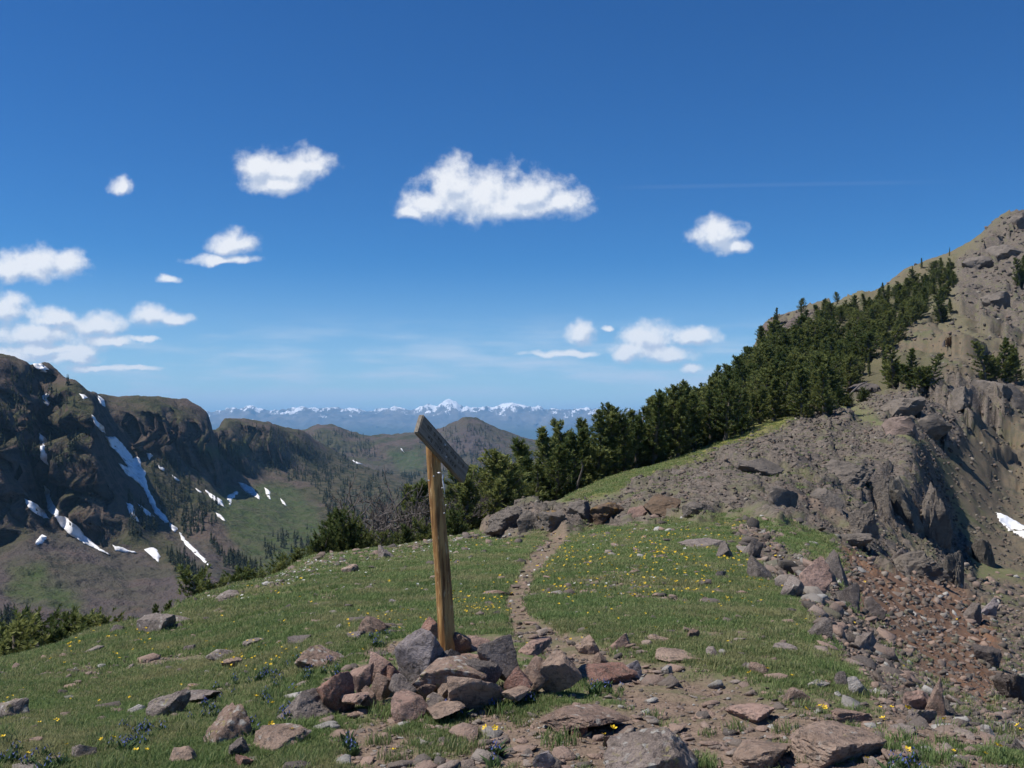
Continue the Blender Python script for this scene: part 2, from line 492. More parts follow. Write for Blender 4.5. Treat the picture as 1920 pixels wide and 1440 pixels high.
# real relief: soft turf, worn path, broken rock
amp = np.clip(HYY / 10, 0.4, 6)
qs = q.copy()
d_turf = 0.035 * wn1 * amp + 0.012 * np.clip(HYY / 6, 0.5, 3) * fbm(q * 3.1 + 5, 3).reshape(shp)
d_rock = np.zeros(shp)
for cell, a in ((0.45, 0.14), (1.3, 0.36), (3.2, 0.60)):
    wq = q.copy()
    wq[:, :2] += 0.35 * cell * np.stack([fbm(q / cell + 3, 2), fbm(q / cell + 8, 2)], 1)
    ww = smooth(HYY * 4.5 / F, cell * 1.2, cell * 0.25)         # skip blocks finer than the grid
    d_rock += a * ww * facets(wq * np.array([1 / cell, 0.62 / cell, 1]), int(cell * 10)).reshape(shp)
for cell, a in ((8.0, 2.0),):
    d_rock += a * smooth(HYY, 60, 120) * facets(q * np.array([1 / cell, 0.6 / cell, 1]), 77).reshape(shp)
d_rock += 0.5 * fbm(q * 0.28 + 31, 4, ridged=True).reshape(shp) * smooth(HYY, 20, 50)
near_fade = smooth(HYY, 10, 30)
HZ = HZ + d_turf + d_rock * (m_rock * 0.95 + stony * (0.17 + 0.17 * near_fade + 1.1 * smooth(HYY, 60, 130) * (1 - 0.6 * m_skyg))) * (0.35 + 0.65 * near_fade)
HZ = HZ - 0.03 * m_trail - 0.02 * m_dirt * (HYY < 30)
hp = HY - F * HZ / HYY

# ground material
M_HILL, nt, g, B = material('hillside_ground', 0.95, 0.1)
za = g.attr('zone_a').outputs['Color']
zb = g.attr('zone_b').outputs['Color']
ar, ad, ao = g.sep(za)
bl, bs, bf = g.sep(zb)
pos = g.pos()
nA = g.noise(pos, 0.6, 6, 0.6)
nB = g.noise(pos, 7.0, 6, 0.65)
nC = g.noise(pos, 45.0, 4, 0.7)
nD = g.noise(pos, 1.8, 5, 0.6)
turf = g.mix(g.ramp(nA, 0.35, 0.65), (0.090, 0.125, 0.045), (0.130, 0.150, 0.066))
turf = g.mix(g.ramp(nB, 0.42, 0.64), turf, (0.195, 0.155, 0.110))
dirt = g.mix(g.ramp(nB, 0.3, 0.7), (0.175, 0.130, 0.098), (0.255, 0.190, 0.148))
dirt = g.mix(g.ramp(nC, 0.45, 0.7), dirt, (0.14, 0.10, 0.078))
rock = g.mix(g.ramp(nD, 0.35, 0.65), (0.118, 0.104, 0.092), (0.178, 0.150, 0.128))
rock = g.mix(g.ramp(nB, 0.50, 0.68), rock, (0.070, 0.062, 0.056))
rock = g.mix(g.math('MULTIPLY', g.ramp(g.voro(g.vmath('MULTIPLY', pos, (1, 1, 2.2)), 1.6, 'DISTANCE_TO_EDGE'), 0.07, 0.0), 0.7), rock, (0.05, 0.045, 0.04))
rock = g.mix(g.math('MULTIPLY', g.ramp(nA, 0.50, 0.66), 0.75), rock, (0.125, 0.128, 0.072))
rock = g.mix(g.math('MULTIPLY', g.ramp(g.noise(pos, 5.5, 3), 0.60, 0.72), 0.5), rock, (0.27, 0.19, 0.155))
orange = g.mix(g.ramp(nB, 0.38, 0.68), (0.225, 0.115, 0.066), (0.165, 0.115, 0.085))
scree = g.mix(g.ramp(nD, 0.38, 0.62), (0.125, 0.102, 0.088), (0.165, 0.118, 0.095))
scree = g.mix(g.ramp(g.noise(pos, 0.16, 6, 0.7), 0.52, 0.64), scree, (0.105, 0.106, 0.064))
scree = g.mix(g.math('MULTIPLY', g.ramp(g.noise(pos, 0.4, 6, 0.75), 0.52, 0.62), 0.8), scree, (0.085, 0.077, 0.07))
scree = g.mix(g.ramp(nB, 0.52, 0.66), scree, (0.118, 0.122, 0.070))
scree = g.mix(g.math('MULTIPLY', g.ramp(nA, 0.57, 0.70), 0.6), scree, (0.100, 0.106, 0.058))
lush = g.mix(g.ramp(nB, 0.35, 0.65), (0.135, 0.150, 0.042), (0.215, 0.195, 0.065))
floor_ = g.mix(g.ramp(nB, 0.4, 0.6), (0.075, 0.078, 0.040), (0.13, 0.11, 0.075))
c = g.mix(bs, turf, scree)
c = g.mix(ao, c, orange)
c = g.mix(ar, c, rock)
c = g.mix(ad, c, dirt)
c = g.mix(bf, c, floor_)
c = g.mix(bl, c, lush)
nt.links.new(c, B.inputs['Base Color'])
hgt = g.math('ADD', g.math('MULTIPLY', nB, 0.7), g.math('MULTIPLY', nC, 0.25))
hgt = g.math('ADD', hgt, g.math('MULTIPLY', g.math('MULTIPLY', nD, ar), 2.5))
nt.links.new(g.bump(hgt, 0.8, 0.10), B.inputs['Normal'])

hv = np.stack([HX.ravel(), HYY.ravel(), HZ.ravel()], 1)
hillside = mesh_obj('hillside', hv, grid_faces(*shp), M_HILL)
tag(hillside, kind='structure')
ones = np.ones(HX.size)
set_color(hillside, 'zone_a', np.stack([m_rock.ravel(), m_dirt.ravel(), m_orange.ravel() * 0.85, ones], 1))
set_color(hillside, 'zone_b', np.stack([np.maximum(m_lush, m_skyg * 0.12).ravel(), stony.ravel(), (m_forest * (1 - m_lush)).ravel(), ones], 1))


def hill_idx(px, lw):
    i = np.clip(np.searchsorted(hpx, px) - 1, 0, len(hpx) - 2)
    j = np.clip(np.searchsorted(hlw, lw) - 1, 0, len(hlw) - 2)
    s = np.clip((px - hpx[i]) / (hpx[i + 1] - hpx[i]), 0, 1)
    t = np.clip((lw - hlw[j]) / (hlw[j + 1] - hlw[j]), 0, 1)
    return i, j, s, t


def hill_sample(A, px, Y):
    """value of a grid field at photo column px, distance Y"""
    px = np.atleast_1d(np.asarray(px, float))
    i, j, s, t = hill_idx(px, np.log(np.atleast_1d(np.asarray(Y, float))))
    return (A[i, j] * (1 - s) + A[i + 1, j] * s) * (1 - t) + (A[i, j + 1] * (1 - s) + A[i + 1, j + 1] * s) * t


def hill_z(x, y):
    return hill_sample(HZ, CX + F * np.asarray(x) / np.asarray(y), y)


def hill_hit(px, py):
    """distance at which the sight line through (px, py) meets the hillside (nan: misses)"""
    px = np.atleast_1d(np.asarray(px, float))
    py = np.atleast_1d(np.asarray(py, float))
    i, j, s, t = hill_idx(px, np.zeros(len(px)))
    row = hp[i] * (1 - s)[:, None] + hp[i + 1] * s[:, None]
    ok = row <= py[:, None]
    k = np.argmax(ok, 1)
    has = ok.any(1) & (k > 0)
    k = np.maximum(k, 1)
    a = row[np.arange(len(px)), k - 1]
    b = row[np.arange(len(px)), k]
    tt = np.clip((a - py) / np.maximum(a - b, 1e-6), 0, 1)
    lw = hlw[k - 1] + tt * (hlw[k] - hlw[k - 1])
    return np.where(has, np.exp(lw), np.nan)


def visible_row(px, Y):
    """is the ground at (px, Y) in plain view"""
    h = hill_hit(px, hill_sample(hp, px, Y) - 0.5)
    return np.abs(np.log(h / Y)) < 0.05


# ------------------------------------------------------------------ the valley's far side, the middle ridge, the snowy range
MOUNT = {
    -300: [(400, None, -190), (500, 1250), (650, 1120), (760, 1010), (820, 850), (900, 720), (1000, 650), (1200, 640), (1500, None, -20), (2300, None, -260)],
    0: [(400, None, -190), (560, 1200), (700, 1090), (800, 1022), (812, 1014), (828, 940), (850, 915), (864, 850), (886, 826), (900, 770), (930, 746), (980, 677), (1060, 668), (1500, None, -50), (2300, None, -260)],
    50: [(400, None, -190), (560, 1195), (700, 1085), (800, 1000), (816, 990), (834, 936), (860, 906), (874, 850), (900, 822), (918, 770), (950, 746), (990, 696), (1040, 682), (1500, None, -50), (2300, None, -260)],
    85: [(400, None, -190), (560, 1185), (700, 1080), (830, 985), (900, 935), (950, 850), (990, 775), (1030, 715), (1060, 681), (1500, None, -50), (2300, None, -260)],
    130: [(400, None, -190), (560, 1180), (700, 1080), (800, 1012), (812, 1003), (825, 945), (850, 916), (864, 860), (890, 832), (906, 780), (950, 750), (980, 724), (1010, 714), (1300, None, 20), (1600, None, -60), (2300, None, -260)],
    175: [(400, None, -190), (560, 1172), (700, 1075), (790, 1024), (800, 1018), (812, 965), (835, 932), (848, 870), (875, 842), (895, 790), (955, 752), (1010, 742), (1250, 741), (1600, None, -60), (2300, None, -260)],
    210: [(400, None, -190), (560, 1165), (700, 1075), (780, 1028), (810, 985), (840, 930), (880, 890), (980, 858), (1060, 815), (1130, 770), (1210, 745), (1500, None, -10), (2300, None, -260)],
    250: [(400, None, -190), (560, 1155), (700, 1082), (770, 1042), (800, 1005), (830, 975), (920, 935), (1000, 895), (1080, 848), (1098, 838), (1112, 790), (1130, 776), (1210, 744), (1500, None, -10), (2300, None, -260)],
    300: [(400, None, -190), (560, 1145), (700, 1078), (780, 1035), (880, 990), (950, 958), (1030, 900), (1090, 858), (1108, 850), (1122, 788), (1140, 774), (1180, 757), (1250, 745), (1600, None, -40), (2300, None, -260)],
    350: [(400, None, -190), (560, 1130), (680, 1082), (760, 1042), (850, 1010), (950, 972), (1050, 915), (1130, 868), (1146, 860), (1160, 797), (1178, 782), (1210, 766), (1260, 752), (1600, None, -50), (2300, None, -260)],
    388: [(400, None, -190), (560, 1120), (680, 1075), (800, 1025), (900, 985), (1000, 950), (1080, 915), (1150, 888), (1162, 880), (1178, 814), (1196, 799), (1220, 785), (1260, 774), (1600, None, -60), (2300, None, -260)],
    425: [(400, None, -190), (650, 1100), (760, 1050), (880, 1002), (1000, 962), (1100, 938), (1200, 925), (1300, 908), (1340, 872), (1375, 862), (1390, 818), (1415, 802), (1500, 788), (1550, 786), (2000, None, -70), (2300, None, -260)],
    500: [(400, None, -190), (700, 1085), (850, 1022), (1000, 978), (1150, 942), (1300, 918), (1400, 890), (1436, 868), (1456, 818), (1480, 805), (1560, 793), (2000, None, -60), (2300, None, -260)],
    560: [(400, None, -190), (750, 1060), (1000, 986), (1200, 942), (1350, 912), (1450, 880), (1530, 856), (1560, 826), (1620, 814), (1700, 806), (2000, None, -60), (2300, None, -260)],
    620: [(400, None, -190), (750, 1060), (1000, 982), (1200, 942), (1400, 906), (1550, 882), (1700, 855), (1800, 842), (2050, None, -110), (2300, None, -260)],
    700: [(400, None, -190), (800, 1050), (1100, 970), (1350, 926), (1550, 897), (1720, 882), (2000, None, -140), (2300, None, -270)],
    800: [(400, None, -180), (850, 1030), (1200, 952), (1500, 917), (1750, 902), (2000, None, -160), (2300, None, -280)],
    950: [(400, None, -150), (900, 1000), (1300, 942), (1600, 914), (1800, 908), (2100, None, -200), (2300, None, -290)],
    1350: [(400, None, -120), (900, 1000), (1300, 945), (1600, 920), (1800, 912), (2100, None, -230), (2300, None, -300)],
}
_fx = lambda x: float(np.interp(x, [-300, 0, 100, 210, 388, 620], [0.82, 0.90, 0.94, 1.0, 1.05, 1.10]))
for _x in list(MOUNT):                       # the wall runs away to the right, so its faces look right
    MOUNT[_x] = [((k[0] * _fx(_x) if 450 < k[0] < 1950 else (k[0] + 250 if k[0] > 1950 else k[0])),) + tuple(k[1:]) for k in MOUNT[_x]]
    MOUNT[_x] = [(k[0], k[1]) if k[1] is not None else k for k in MOUNT[_x]]
    if MOUNT[_x][0][0] >= MOUNT[_x][1][0]:
        MOUNT[_x][0] = (MOUNT[_x][1][0] * 0.75, None, -170)
MID = {}
_sk = [(300, 815), (420, 812), (480, 806), (560, 808), (600, 797), (630, 800), (665, 812), (700, 818), (740, 815), (780, 812), (820, 806), (850, 794), (876, 783), (900, 789), (925, 801), (950, 810), (985, 822), (1020, 832), (1080, 848), (1200, 860), (1500, 870)]
for (x, s) in _sk:
    MID[x] = [(1900, 960), (2150, 925), (2300, 905), (2500, 888), (2700, 868 + 0.2 * (s - 800)), (2850, 0.5 * s + 0.5 * 856), (3000, 0.75 * s + 0.25 * 850), (3150, s + 3), (3230, s), (3500, None, -120), (4200, None, -420)]
FAR = {}
_sk = [(-400, 772), (200, 772), (400, 774), (420, 772), (440, 767), (455, 770), (470, 764), (490, 772), (520, 774), (545, 769), (575, 766), (640, 769), (690, 772), (725, 770), (740, 766), (770, 770), (790, 766), (802, 763), (815, 764), (830, 757), (842, 752), (852, 756), (868, 766), (890, 768), (905, 764), (925, 767), (945, 762), (962, 758), (978, 762), (1000, 767), (1040, 771), (1075, 772), (1100, 769), (1150, 774), (1300, 772), (1700, 776), (2300, 774)]
for (x, s) in _sk:
    FAR[x] = [(15000, None, -1100), (17000, 880), (19000, 850), (21000, 825), (22500, 806), (23800, 0.4 * s + 0.6 * 800), (24800, s + 6), (25400, s), (27000, None, 0), (30000, None, -900)]


def build_range(name, cols, px, lw, amp_y, amp_z, scale, seed, mat, zones, rib=0.25, nrow=0, zf=6.0, strata=0.0):
    if nrow:                                   # more rows where the ground is steep
        z0_ = colfield(cols, px[::8], lw)
        r0_ = HY - F * z0_ / np.exp(lw)[None]
        wt_ = np.abs(np.diff(r0_, axis=1)).mean(0)
        wt_ = wt_ / wt_.sum() + 0.35 / len(wt_)
        cdf = np.concatenate([[0], np.cumsum(wt_)])
        lw = np.interp(np.linspace(0, cdf[-1], nrow), cdf, lw)
    PX, LW = np.meshgrid(px, lw, indexing='ij')
    YY = np.exp(LW)
    Z = colfield(cols, px, lw)
    X = (PX - CX) / F * YY
    py = HY - F * Z / YY
    s = PX.shape
    pr = np.stack([X.ravel() / scale, (YY.ravel() * 0.35 + seed * 100) / scale, Z.ravel() * rib / scale], 1)
    steep = np.clip(np.abs(np.gradient(Z, axis=1) / np.gradient(YY, axis=1)), 0, 2.5)
    k = smooth(steep, 0.35, 0.9).ravel()
    rid = fbm(pr, 5, 0.52, ridged=True)
    fine = fbm(np.stack([X.ravel() / scale * 5, YY.ravel() / scale * 4, Z.ravel() / scale * 5], 1) + seed, 4)
    bands = facets(np.stack([X.ravel() / scale * 3.0 + 30, Z.ravel() / scale * 7.5, X.ravel() * 0], 1), seed)
    dY = (-1.5 * amp_y * rid - 1.35 * amp_y * fine - 0.55 * amp_y * bands)  * (0.16 + 0.84 * k)
    dZ = amp_z * (fbm(np.stack([X.ravel() / scale * zf, YY.ravel() / scale * zf, Z.ravel() * 0], 1) + seed, 5, 0.62) + 0.5 * fbm(np.stack([X.ravel() / scale * zf * 0.8, YY.ravel() / scale * zf * 0.8, Z.ravel() * 0], 1) + seed + 40, 4, 0.55, ridged=True)) * (0.55 + 0.45 * k)
    fine2 = fbm(np.stack([X.ravel() / scale * 16, YY.ravel() / scale * 12, Z.ravel() / scale * 14], 1) + seed + 7, 3)
    dY = dY - 0.85 * amp_y * fine2 * k
    if strata:                                  # banded lava walls, fluted by gullies
        lv = (Z.ravel() + dZ * 0.5) / strata + 0.7 * fbm(np.stack([X.ravel() / scale * 2, YY.ravel() / scale, Z.ravel() * 0], 1) + 60, 3)
        fr = lv - np.floor(lv)
        hard = RV[(np.floor(lv).astype(int) * 13) & 511, 1]
        dY = dY + 1.9 * strata * (0.35 + 0.9 * hard) * (smooth(fr, 0.0, 0.85) - fr * 0.4) * k
        fl_ = fbm(np.stack([X.ravel() / (scale * 0.11), YY.ravel() / (scale * 0.3), Z.ravel() / (scale * 0.6)], 1) + 80, 4, 0.55, ridged=True)
        dY = dY - 1.25 * strata * fl_ * k
    V = np.stack([X.ravel(), YY.ravel() + dY, Z.ravel() + dZ], 1)
    o = mesh_obj(name, V, grid_faces(*s), mat, smooth_shade=not strata)
    tag(o, kind='structure')
    pw = PX.ravel() + 30 * fbm(np.stack([PX.ravel() / 40, py.ravel() / 30, PX.ravel() * 0 + seed], 1), 4)
    qw = py.ravel() + 24 * fbm(np.stack([PX.ravel() / 40, py.ravel() / 30, PX.ravel() * 0 + seed + 5], 1), 4)
    zc = np.zeros((PX.size, 4))
    zc[:, 3] = 1
    for ch, poly, fe in zones:
        zc[:, ch] = np.maximum(zc[:, ch], polymask(pw, qw, poly, fe))
    set_color(o, 'zone', zc)
    bv = BVHTree.FromPolygons([tuple(v) for v in V.tolist()], grid_faces(*s).tolist())
    return o, bv


M_MOUNT, nt, g, B = material('mountain_rock', 0.95, 0.08)
zr, zg, zb_ = g.sep(g.attr('zone').outputs['Color'])
pos = g.pos()
nz = g.sep(g.nor())[2]
nA = g.noise(pos, 0.012, 6, 0.6)
nB = g.noise(pos, 0.06, 6, 0.65)
nC = g.noise(g.vmath('MULTIPLY', pos, (0.01, 0.01, 0.10)), 1.0, 5, 0.6)
nE = g.noise(g.vmath('MULTIPLY', pos, (0.05, 0.05, 0.008)), 1.0, 5, 0.65)
cl = g.mix(g.ramp(nE, 0.35, 0.65), (0.040, 0.035, 0.033), (0.095, 0.076, 0.068))
cl = g.mix(g.math('MULTIPLY', g.ramp(nC, 0.52, 0.62), 0.65), cl, (0.125, 0.088, 0.070))
cl = g.mix(g.math('MULTIPLY', g.ramp(g.noise(g.vmath('MULTIPLY', pos, (0.02, 0.02, 0.16)), 1.0, 4, 0.6), 0.54, 0.62), 0.7), cl, (0.028, 0.025, 0.025))
veg = g.mix(g.ramp(nB, 0.35, 0.65), (0.046, 0.052, 0.025), (0.080, 0.072, 0.046))
gentle = g.ramp(g.math('ADD', nz, g.math('MULTIPLY', g.math('SUBTRACT', nB, 0.5), 0.5)), 0.50, 0.76)
c = g.mix(gentle, cl, g.mix(g.ramp(nA, 0.42, 0.6), veg, (0.098, 0.076, 0.064)))
scr = g.mix(g.ramp(nA, 0.4, 0.6), (0.088, 0.072, 0.070), (0.072, 0.068, 0.052))
scr = g.mix(g.math('MULTIPLY', g.ramp(nE, 0.55, 0.7), 0.5), scr, (0.115, 0.078, 0.062))
c = g.mix(zg, c, scr)
grn = g.mix(g.ramp(nB, 0.35, 0.68), (0.056, 0.078, 0.030), (0.078, 0.080, 0.048))
c = g.mix(zr, c, grn)
wood = g.mix(g.ramp(nB, 0.40, 0.55), (0.028, 0.036, 0.018), (0.085, 0.075, 0.048))
c = g.mix(g.math('MULTIPLY', zb_, 0.8), c, wood)
nt.links.new(c, B.inputs['Base Color'])
nt.links.new(g.bump(g.math('ADD', nB, g.math('MULTIPLY', nE, 0.8)), 0.9, 9.0), B.inputs['Normal'])

Z_L = [
    (1, [(-300, 1110), (0, 1040), (100, 990), (200, 1030), (290, 1045), (380, 1110), (400, 1250), (-300, 1300)], 12),
    (1, [(330, 1010), (400, 1020), (470, 1120), (380, 1120), (350, 1070)], 10),
    (0, [(380, 930), (430, 925), (520, 905), (570, 930), (620, 990), (560, 1080), (480, 1080), (430, 1000)], 10),
    (0, [(20, 1060), (70, 1065), (170, 1130), (140, 1150), (20, 1120)], 14),
    (0, [(380, 840), (470, 830), (480, 850), (400, 860)], 7),
    (2, [(560, 850), (620, 850), (720, 890), (860, 900), (860, 1000), (620, 1000), (600, 940)], 12),
    (2, [(280, 860), (330, 870), (360, 960), (340, 1010), (300, 960)], 10),
    (2, [(310, 1040), (350, 1050), (390, 1100), (340, 1100)], 8),
]
Z_M = [
    (0, [(730, 850), (790, 845), (800, 890), (750, 895)], 6),
    (1, [(660, 868), (760, 880), (740, 900), (640, 895)], 6),
    (2, [(560, 880), (1000, 880), (1000, 960), (560, 960)], 8),
    (1, [(780, 870), (840, 800), (900, 800), (960, 830), (990, 870)], 10),
]
mountain_wall, bv_L = build_range('mountain_wall', MOUNT, np.arange(-300, 1351, 3.0), np.concatenate([np.linspace(math.log(290), math.log(380), 12)[:-1], np.linspace(math.log(380), math.log(2050), 300), np.linspace(math.log(2050), math.log(2550), 14)[1:]]), 42, 15.0, 150.0, 3, M_MOUNT, Z_L, nrow=420, strata=26.0)
middle_ridge, bv_M = build_range('middle_ridge', MID, np.arange(300, 1500, 3.5), np.log(np.concatenate([np.linspace(1900, 3260, 150), np.linspace(3300, 4200, 12)])), 110, 34.0, 300.0, 6, M_MOUNT, Z_M, rib=0.5, nrow=200, strata=42.0)

M_FAR, nt, g, B = material('snowy_range', 0.95, 0.05)
pos = g.pos()
nz = g.sep(g.nor())[2]
hz = g.sep(pos)[2]
nA = g.noise(pos, 0.0011, 6, 0.6)
nB = g.noise(g.vmath('MULTIPLY', pos, (0.0042, 0.0012, 0.0022)), 1.0, 8, 0.74)
rockc = g.mix(g.ramp(nA, 0.4, 0.6), (0.10, 0.095, 0.095), (0.17, 0.15, 0.135))
rockc = g.mix(g.ramp(hz, 150, -150), rockc, (0.035, 0.045, 0.028))
sn = g.math('ADD', g.math('MULTIPLY', g.math('SUBTRACT', nB, 0.5), 3.2), g.ramp(hz, 0, 520, -0.80, 0.22, False))
sn = g.ramp(sn, 0.0, 0.16)
nt.links.new(g.mix(sn, rockc, (0.85, 0.87, 0.9)), B.inputs['Base Color'])
snowy_range, bv_F = build_range('snowy_range', FAR, np.arange(-400, 2301, 3.0), np.log(np.concatenate([np.linspace(15000, 20000, 14)[:-1], np.linspace(20000, 25500, 70), np.linspace(25800, 30000, 8)])), 1300, 420.0, 1700.0, 9, M_FAR, [], rib=0.6, zf=5.0)

# ground sheet far below, out to the horizon
M_VALLEY, nt, g, B = material('valley_ground', 0.95, 0.05)
nt.links.new(g.mix(g.noise(g.pos(), 0.004, 5), (0.05, 0.06, 0.03), (0.09, 0.08, 0.05)), B.inputs['Base Color'])
R = 90000
valley_floor = mesh_obj('valley_floor', [(-R, -R, -1120), (R, -R, -1120), (R, R, -1120), (-R, R, -1120)], [(0, 1, 2, 3)], M_VALLEY)
tag(valley_floor, kind='structure')

# thin mountain air
M_HAZE = bpy.data.materials.new('haze_air')
M_HAZE.use_nodes = True
nt = M_HAZE.node_tree
nt.nodes.clear()
pv = mk(nt, 'ShaderNodeVolumePrincipled', {'Color': (0.29, 0.61, 1.0, 1.0), 'Density': HAZE_DENSITY, 'Anisotropy': 0.0})
out = nt.nodes.new('ShaderNodeOutputMaterial')
nt.links.new(pv.outputs[0], out.inputs['Volume'])
x0, x1, y0, y1, z0, z1 = -95000.0, 95000.0, -95000.0, 95000.0, -1130.0, 780.0
haze = mesh_obj('haze', [(x, y, z) for x in (x0, x1) for y in (y0, y1) for z in (z0, z1)],
                [(0, 1, 3, 2), (4, 6, 7, 5), (0, 4, 5, 1), (2, 3, 7, 6), (0, 2, 6, 4), (1, 5, 7, 3)], M_HAZE, smooth_shade=False)
tag(haze, 'pale blue mountain air fading the far peaks', 'haze', kind='stuff')

# ------------------------------------------------------------------ materials of the things
M_ROCK, nt, g, B = material('weathered_rock', 0.92, 0.15)
oi = mk(nt, 'ShaderNodeObjectInfo')
pos = g.vmath('ADD', g.pos(), g.vmath('MULTIPLY', g.comb(oi.outputs['Random'], oi.outputs['Random'], oi.outputs['Random']), (37, 53, 71)))
nA = g.noise(pos, 5.0, 6, 0.6)
nB = g.noise(pos, 22.0, 6, 0.7)
nC = g.noise(pos, 90.0, 4, 0.7)
base = g.mix(g.ramp(nA, 0.32, 0.68), g.mix(0.38, oi.outputs['Color'], (0.05, 0.045, 0.042)), g.mix(0.10, oi.outputs['Color'], (0.6, 0.55, 0.5)))
base = g.mix(g.math('MULTIPLY', g.ramp(nB, 0.48, 0.64), 0.75), base, (0.082, 0.068, 0.060))
base = g.mix(g.math('MULTIPLY', g.ramp(nC, 0.48, 0.66), 0.5), base, (0.36, 0.30, 0.26))
base = g.mix(g.math('MULTIPLY', g.ramp(g.noise(g.vmath('MULTIPLY', pos, (6, 6, 30)), 1.0, 5, 0.7), 0.56, 0.66), 0.5), base, (0.07, 0.058, 0.052))
wob = g.vmath('ADD', pos, g.vmath('MULTIPLY', mk(nt, 'ShaderNodeTexNoise', {'Vector': pos, 'Scale': 28.0, 'Detail': 4.0}).outputs['Color'], (0.07, 0.07, 0.07)))
lich = g.math('MULTIPLY', g.ramp(g.math('ADD', g.voro(wob, 15.0), g.math('MULTIPLY', nB, 0.5)), 0.62, 0.40), g.ramp(g.math('ADD', g.noise(pos, 7.0, 4), oi.outputs['Alpha']), 0.92, 1.10))
base = g.mix(g.math('MULTIPLY', lich, 0.8), base, (0.42, 0.41, 0.38))
lich2 = g.math('MULTIPLY', g.ramp(g.voro(wob, 26.0), 0.40, 0.2), g.ramp(g.math('ADD', g.noise(g.vmath('ADD', pos, (9, 4, 1)), 6.0, 4), oi.outputs['Alpha']), 1.02, 1.2))
base = g.mix(g.math('MULTIPLY', lich2, 0.6), base, (0.30, 0.27, 0.11))
nt.links.new(base, B.inputs['Base Color'])
nt.links.new(g.bump(g.math('ADD', nB, g.math('ADD', g.math('MULTIPLY', nC, 0.45), nA)), 1.0, 0.03), B.inputs['Normal'])

M_OUT, nt, g, B = material('outcrop_rock', 0.94, 0.12)
oi = mk(nt, 'ShaderNodeObjectInfo')
pos = g.pos()
nA = g.noise(pos, 0.9, 6, 0.62)
nB = g.noise(g.vmath('MULTIPLY', pos, (2.2, 2.2, 4.5)), 1.0, 7, 0.7)
nC = g.noise(pos, 11.0, 5, 0.7)
base = g.mix(g.ramp(nA, 0.32, 0.68), g.mix(0.35, oi.outputs['Color'], (0.04, 0.04, 0.036)), oi.outputs['Color'])
base = g.mix(g.math('MULTIPLY', g.ramp(nB, 0.5, 0.68), 0.6), base, (0.07, 0.062, 0.056))
base = g.mix(g.math('MULTIPLY', g.ramp(nC, 0.55, 0.72), 0.5), base, (0.26, 0.235, 0.20))
base = g.mix(g.math('MULTIPLY', g.ramp(g.math('ADD', g.noise(pos, 2.6, 4), oi.outputs['Alpha']), 0.98, 1.12), 0.8), base, (0.24, 0.15, 0.045))
nt.links.new(base, B.inputs['Base Color'])
nt.links.new(g.bump(g.math('ADD', nB, g.math('MULTIPLY', nC, 0.5)), 0.9, 0.16), B.inputs['Normal'])

M_STONE, nt, g, B = material('scattered_stone', 0.93, 0.12)
oi = mk(nt, 'ShaderNodeObjectInfo')
rnd = oi.outputs['Random']
cr = mk(nt, 'ShaderNodeValToRGB', {0: rnd})
for i, (p_, c_) in enumerate([(0.0, (0.105, 0.092, 0.085)), (0.25, (0.17, 0.14, 0.122)), (0.5, (0.24, 0.175, 0.145)), (0.75, (0.285, 0.205, 0.165)), (0.93, (0.23, 0.22, 0.205)), (1.0, (0.40, 0.39, 0.37))]):
    e = cr.color_ramp.elements[i] if i < 2 else cr.color_ramp.elements.new(p_)
    e.position = p_
    e.color = (*c_, 1)
pos = g.pos()
nB = g.noise(pos, 9.0, 6, 0.7)
nC = g.noise(pos, 50.0, 4, 0.7)
base = g.mix(g.math('MULTIPLY', g.ramp(nB, 0.45, 0.7), 0.55), cr.outputs[0], (0.10, 0.088, 0.08))
base = g.mix(g.math('MULTIPLY', g.ramp(nC, 0.55, 0.72), 0.4), base, (0.36, 0.34, 0.31))
nt.links.new(base, B.inputs['Base Color'])
nt.links.new(g.bump(g.math('ADD', nB, nC), 0.7, 0.03), B.inputs['Normal'])


def leaf_mat(name, dark, light, trans=0.25, scale=3.0, dry=None):
    m, nt, g, B = material(name, 0.75, 0.2)
    oi = mk(nt, 'ShaderNodeObjectInfo')
    t = g.attr('tint').outputs['Fac']
    n = g.noise(g.pos(), scale, 3)
    f = g.math('ADD', g.math('MULTIPLY', t, 0.55), g.math('ADD', g.math('MULTIPLY', n, 0.4), g.math('MULTIPLY', oi.outputs['Random'], 0.5)))
    c = g.mix(g.ramp(f, 0.30, 1.20), dark, light)
    if dry:
        c = g.mix(g.math('MULTIPLY', g.ramp(g.math('ADD', g.noise(g.pos(), 0.8, 5, 0.65), g.math('MULTIPLY', t, 0.22)), 0.56, 0.74), 0.8), c, dry)
    nt.links.new(c, B.inputs['Base Color'])
    tr = mk(nt, 'ShaderNodeBsdfTranslucent', {'Color': c})
    ms = mk(nt, 'ShaderNodeMixShader', {0: trans, 1: B.outputs[0], 2: tr.outputs[0]})
    nt.links.new(ms.outputs[0], nt.nodes['Material Output'].inputs['Surface'])
    return m


M_NEEDLE = leaf_mat('pine_needles', (0.062, 0.094, 0.028), (0.225, 0.245, 0.080), 0.34, 1.2)
M_GRASS = leaf_mat('grass_blades', (0.088, 0.152, 0.046), (0.235, 0.300, 0.120), 0.42, 1.1, (0.31, 0.29, 0.15))
M_LEAF = leaf_mat('broad_leaves', (0.040, 0.080, 0.030), (0.085, 0.130, 0.050), 0.3)
M_FARTREE = leaf_mat('far_conifer', (0.018, 0.027, 0.013), (0.042, 0.050, 0.022), 0.05, 0.05)


def flat_mat(name, col, rough=0.8, spec=0.2):
    m, nt, g, B = material(name, rough, spec)
    n = g.noise(g.pos(), 60.0, 3)
    nt.links.new(g.mix(n, col, tuple(c * 0.75 for c in col)), B.inputs['Base Color'])
    return m


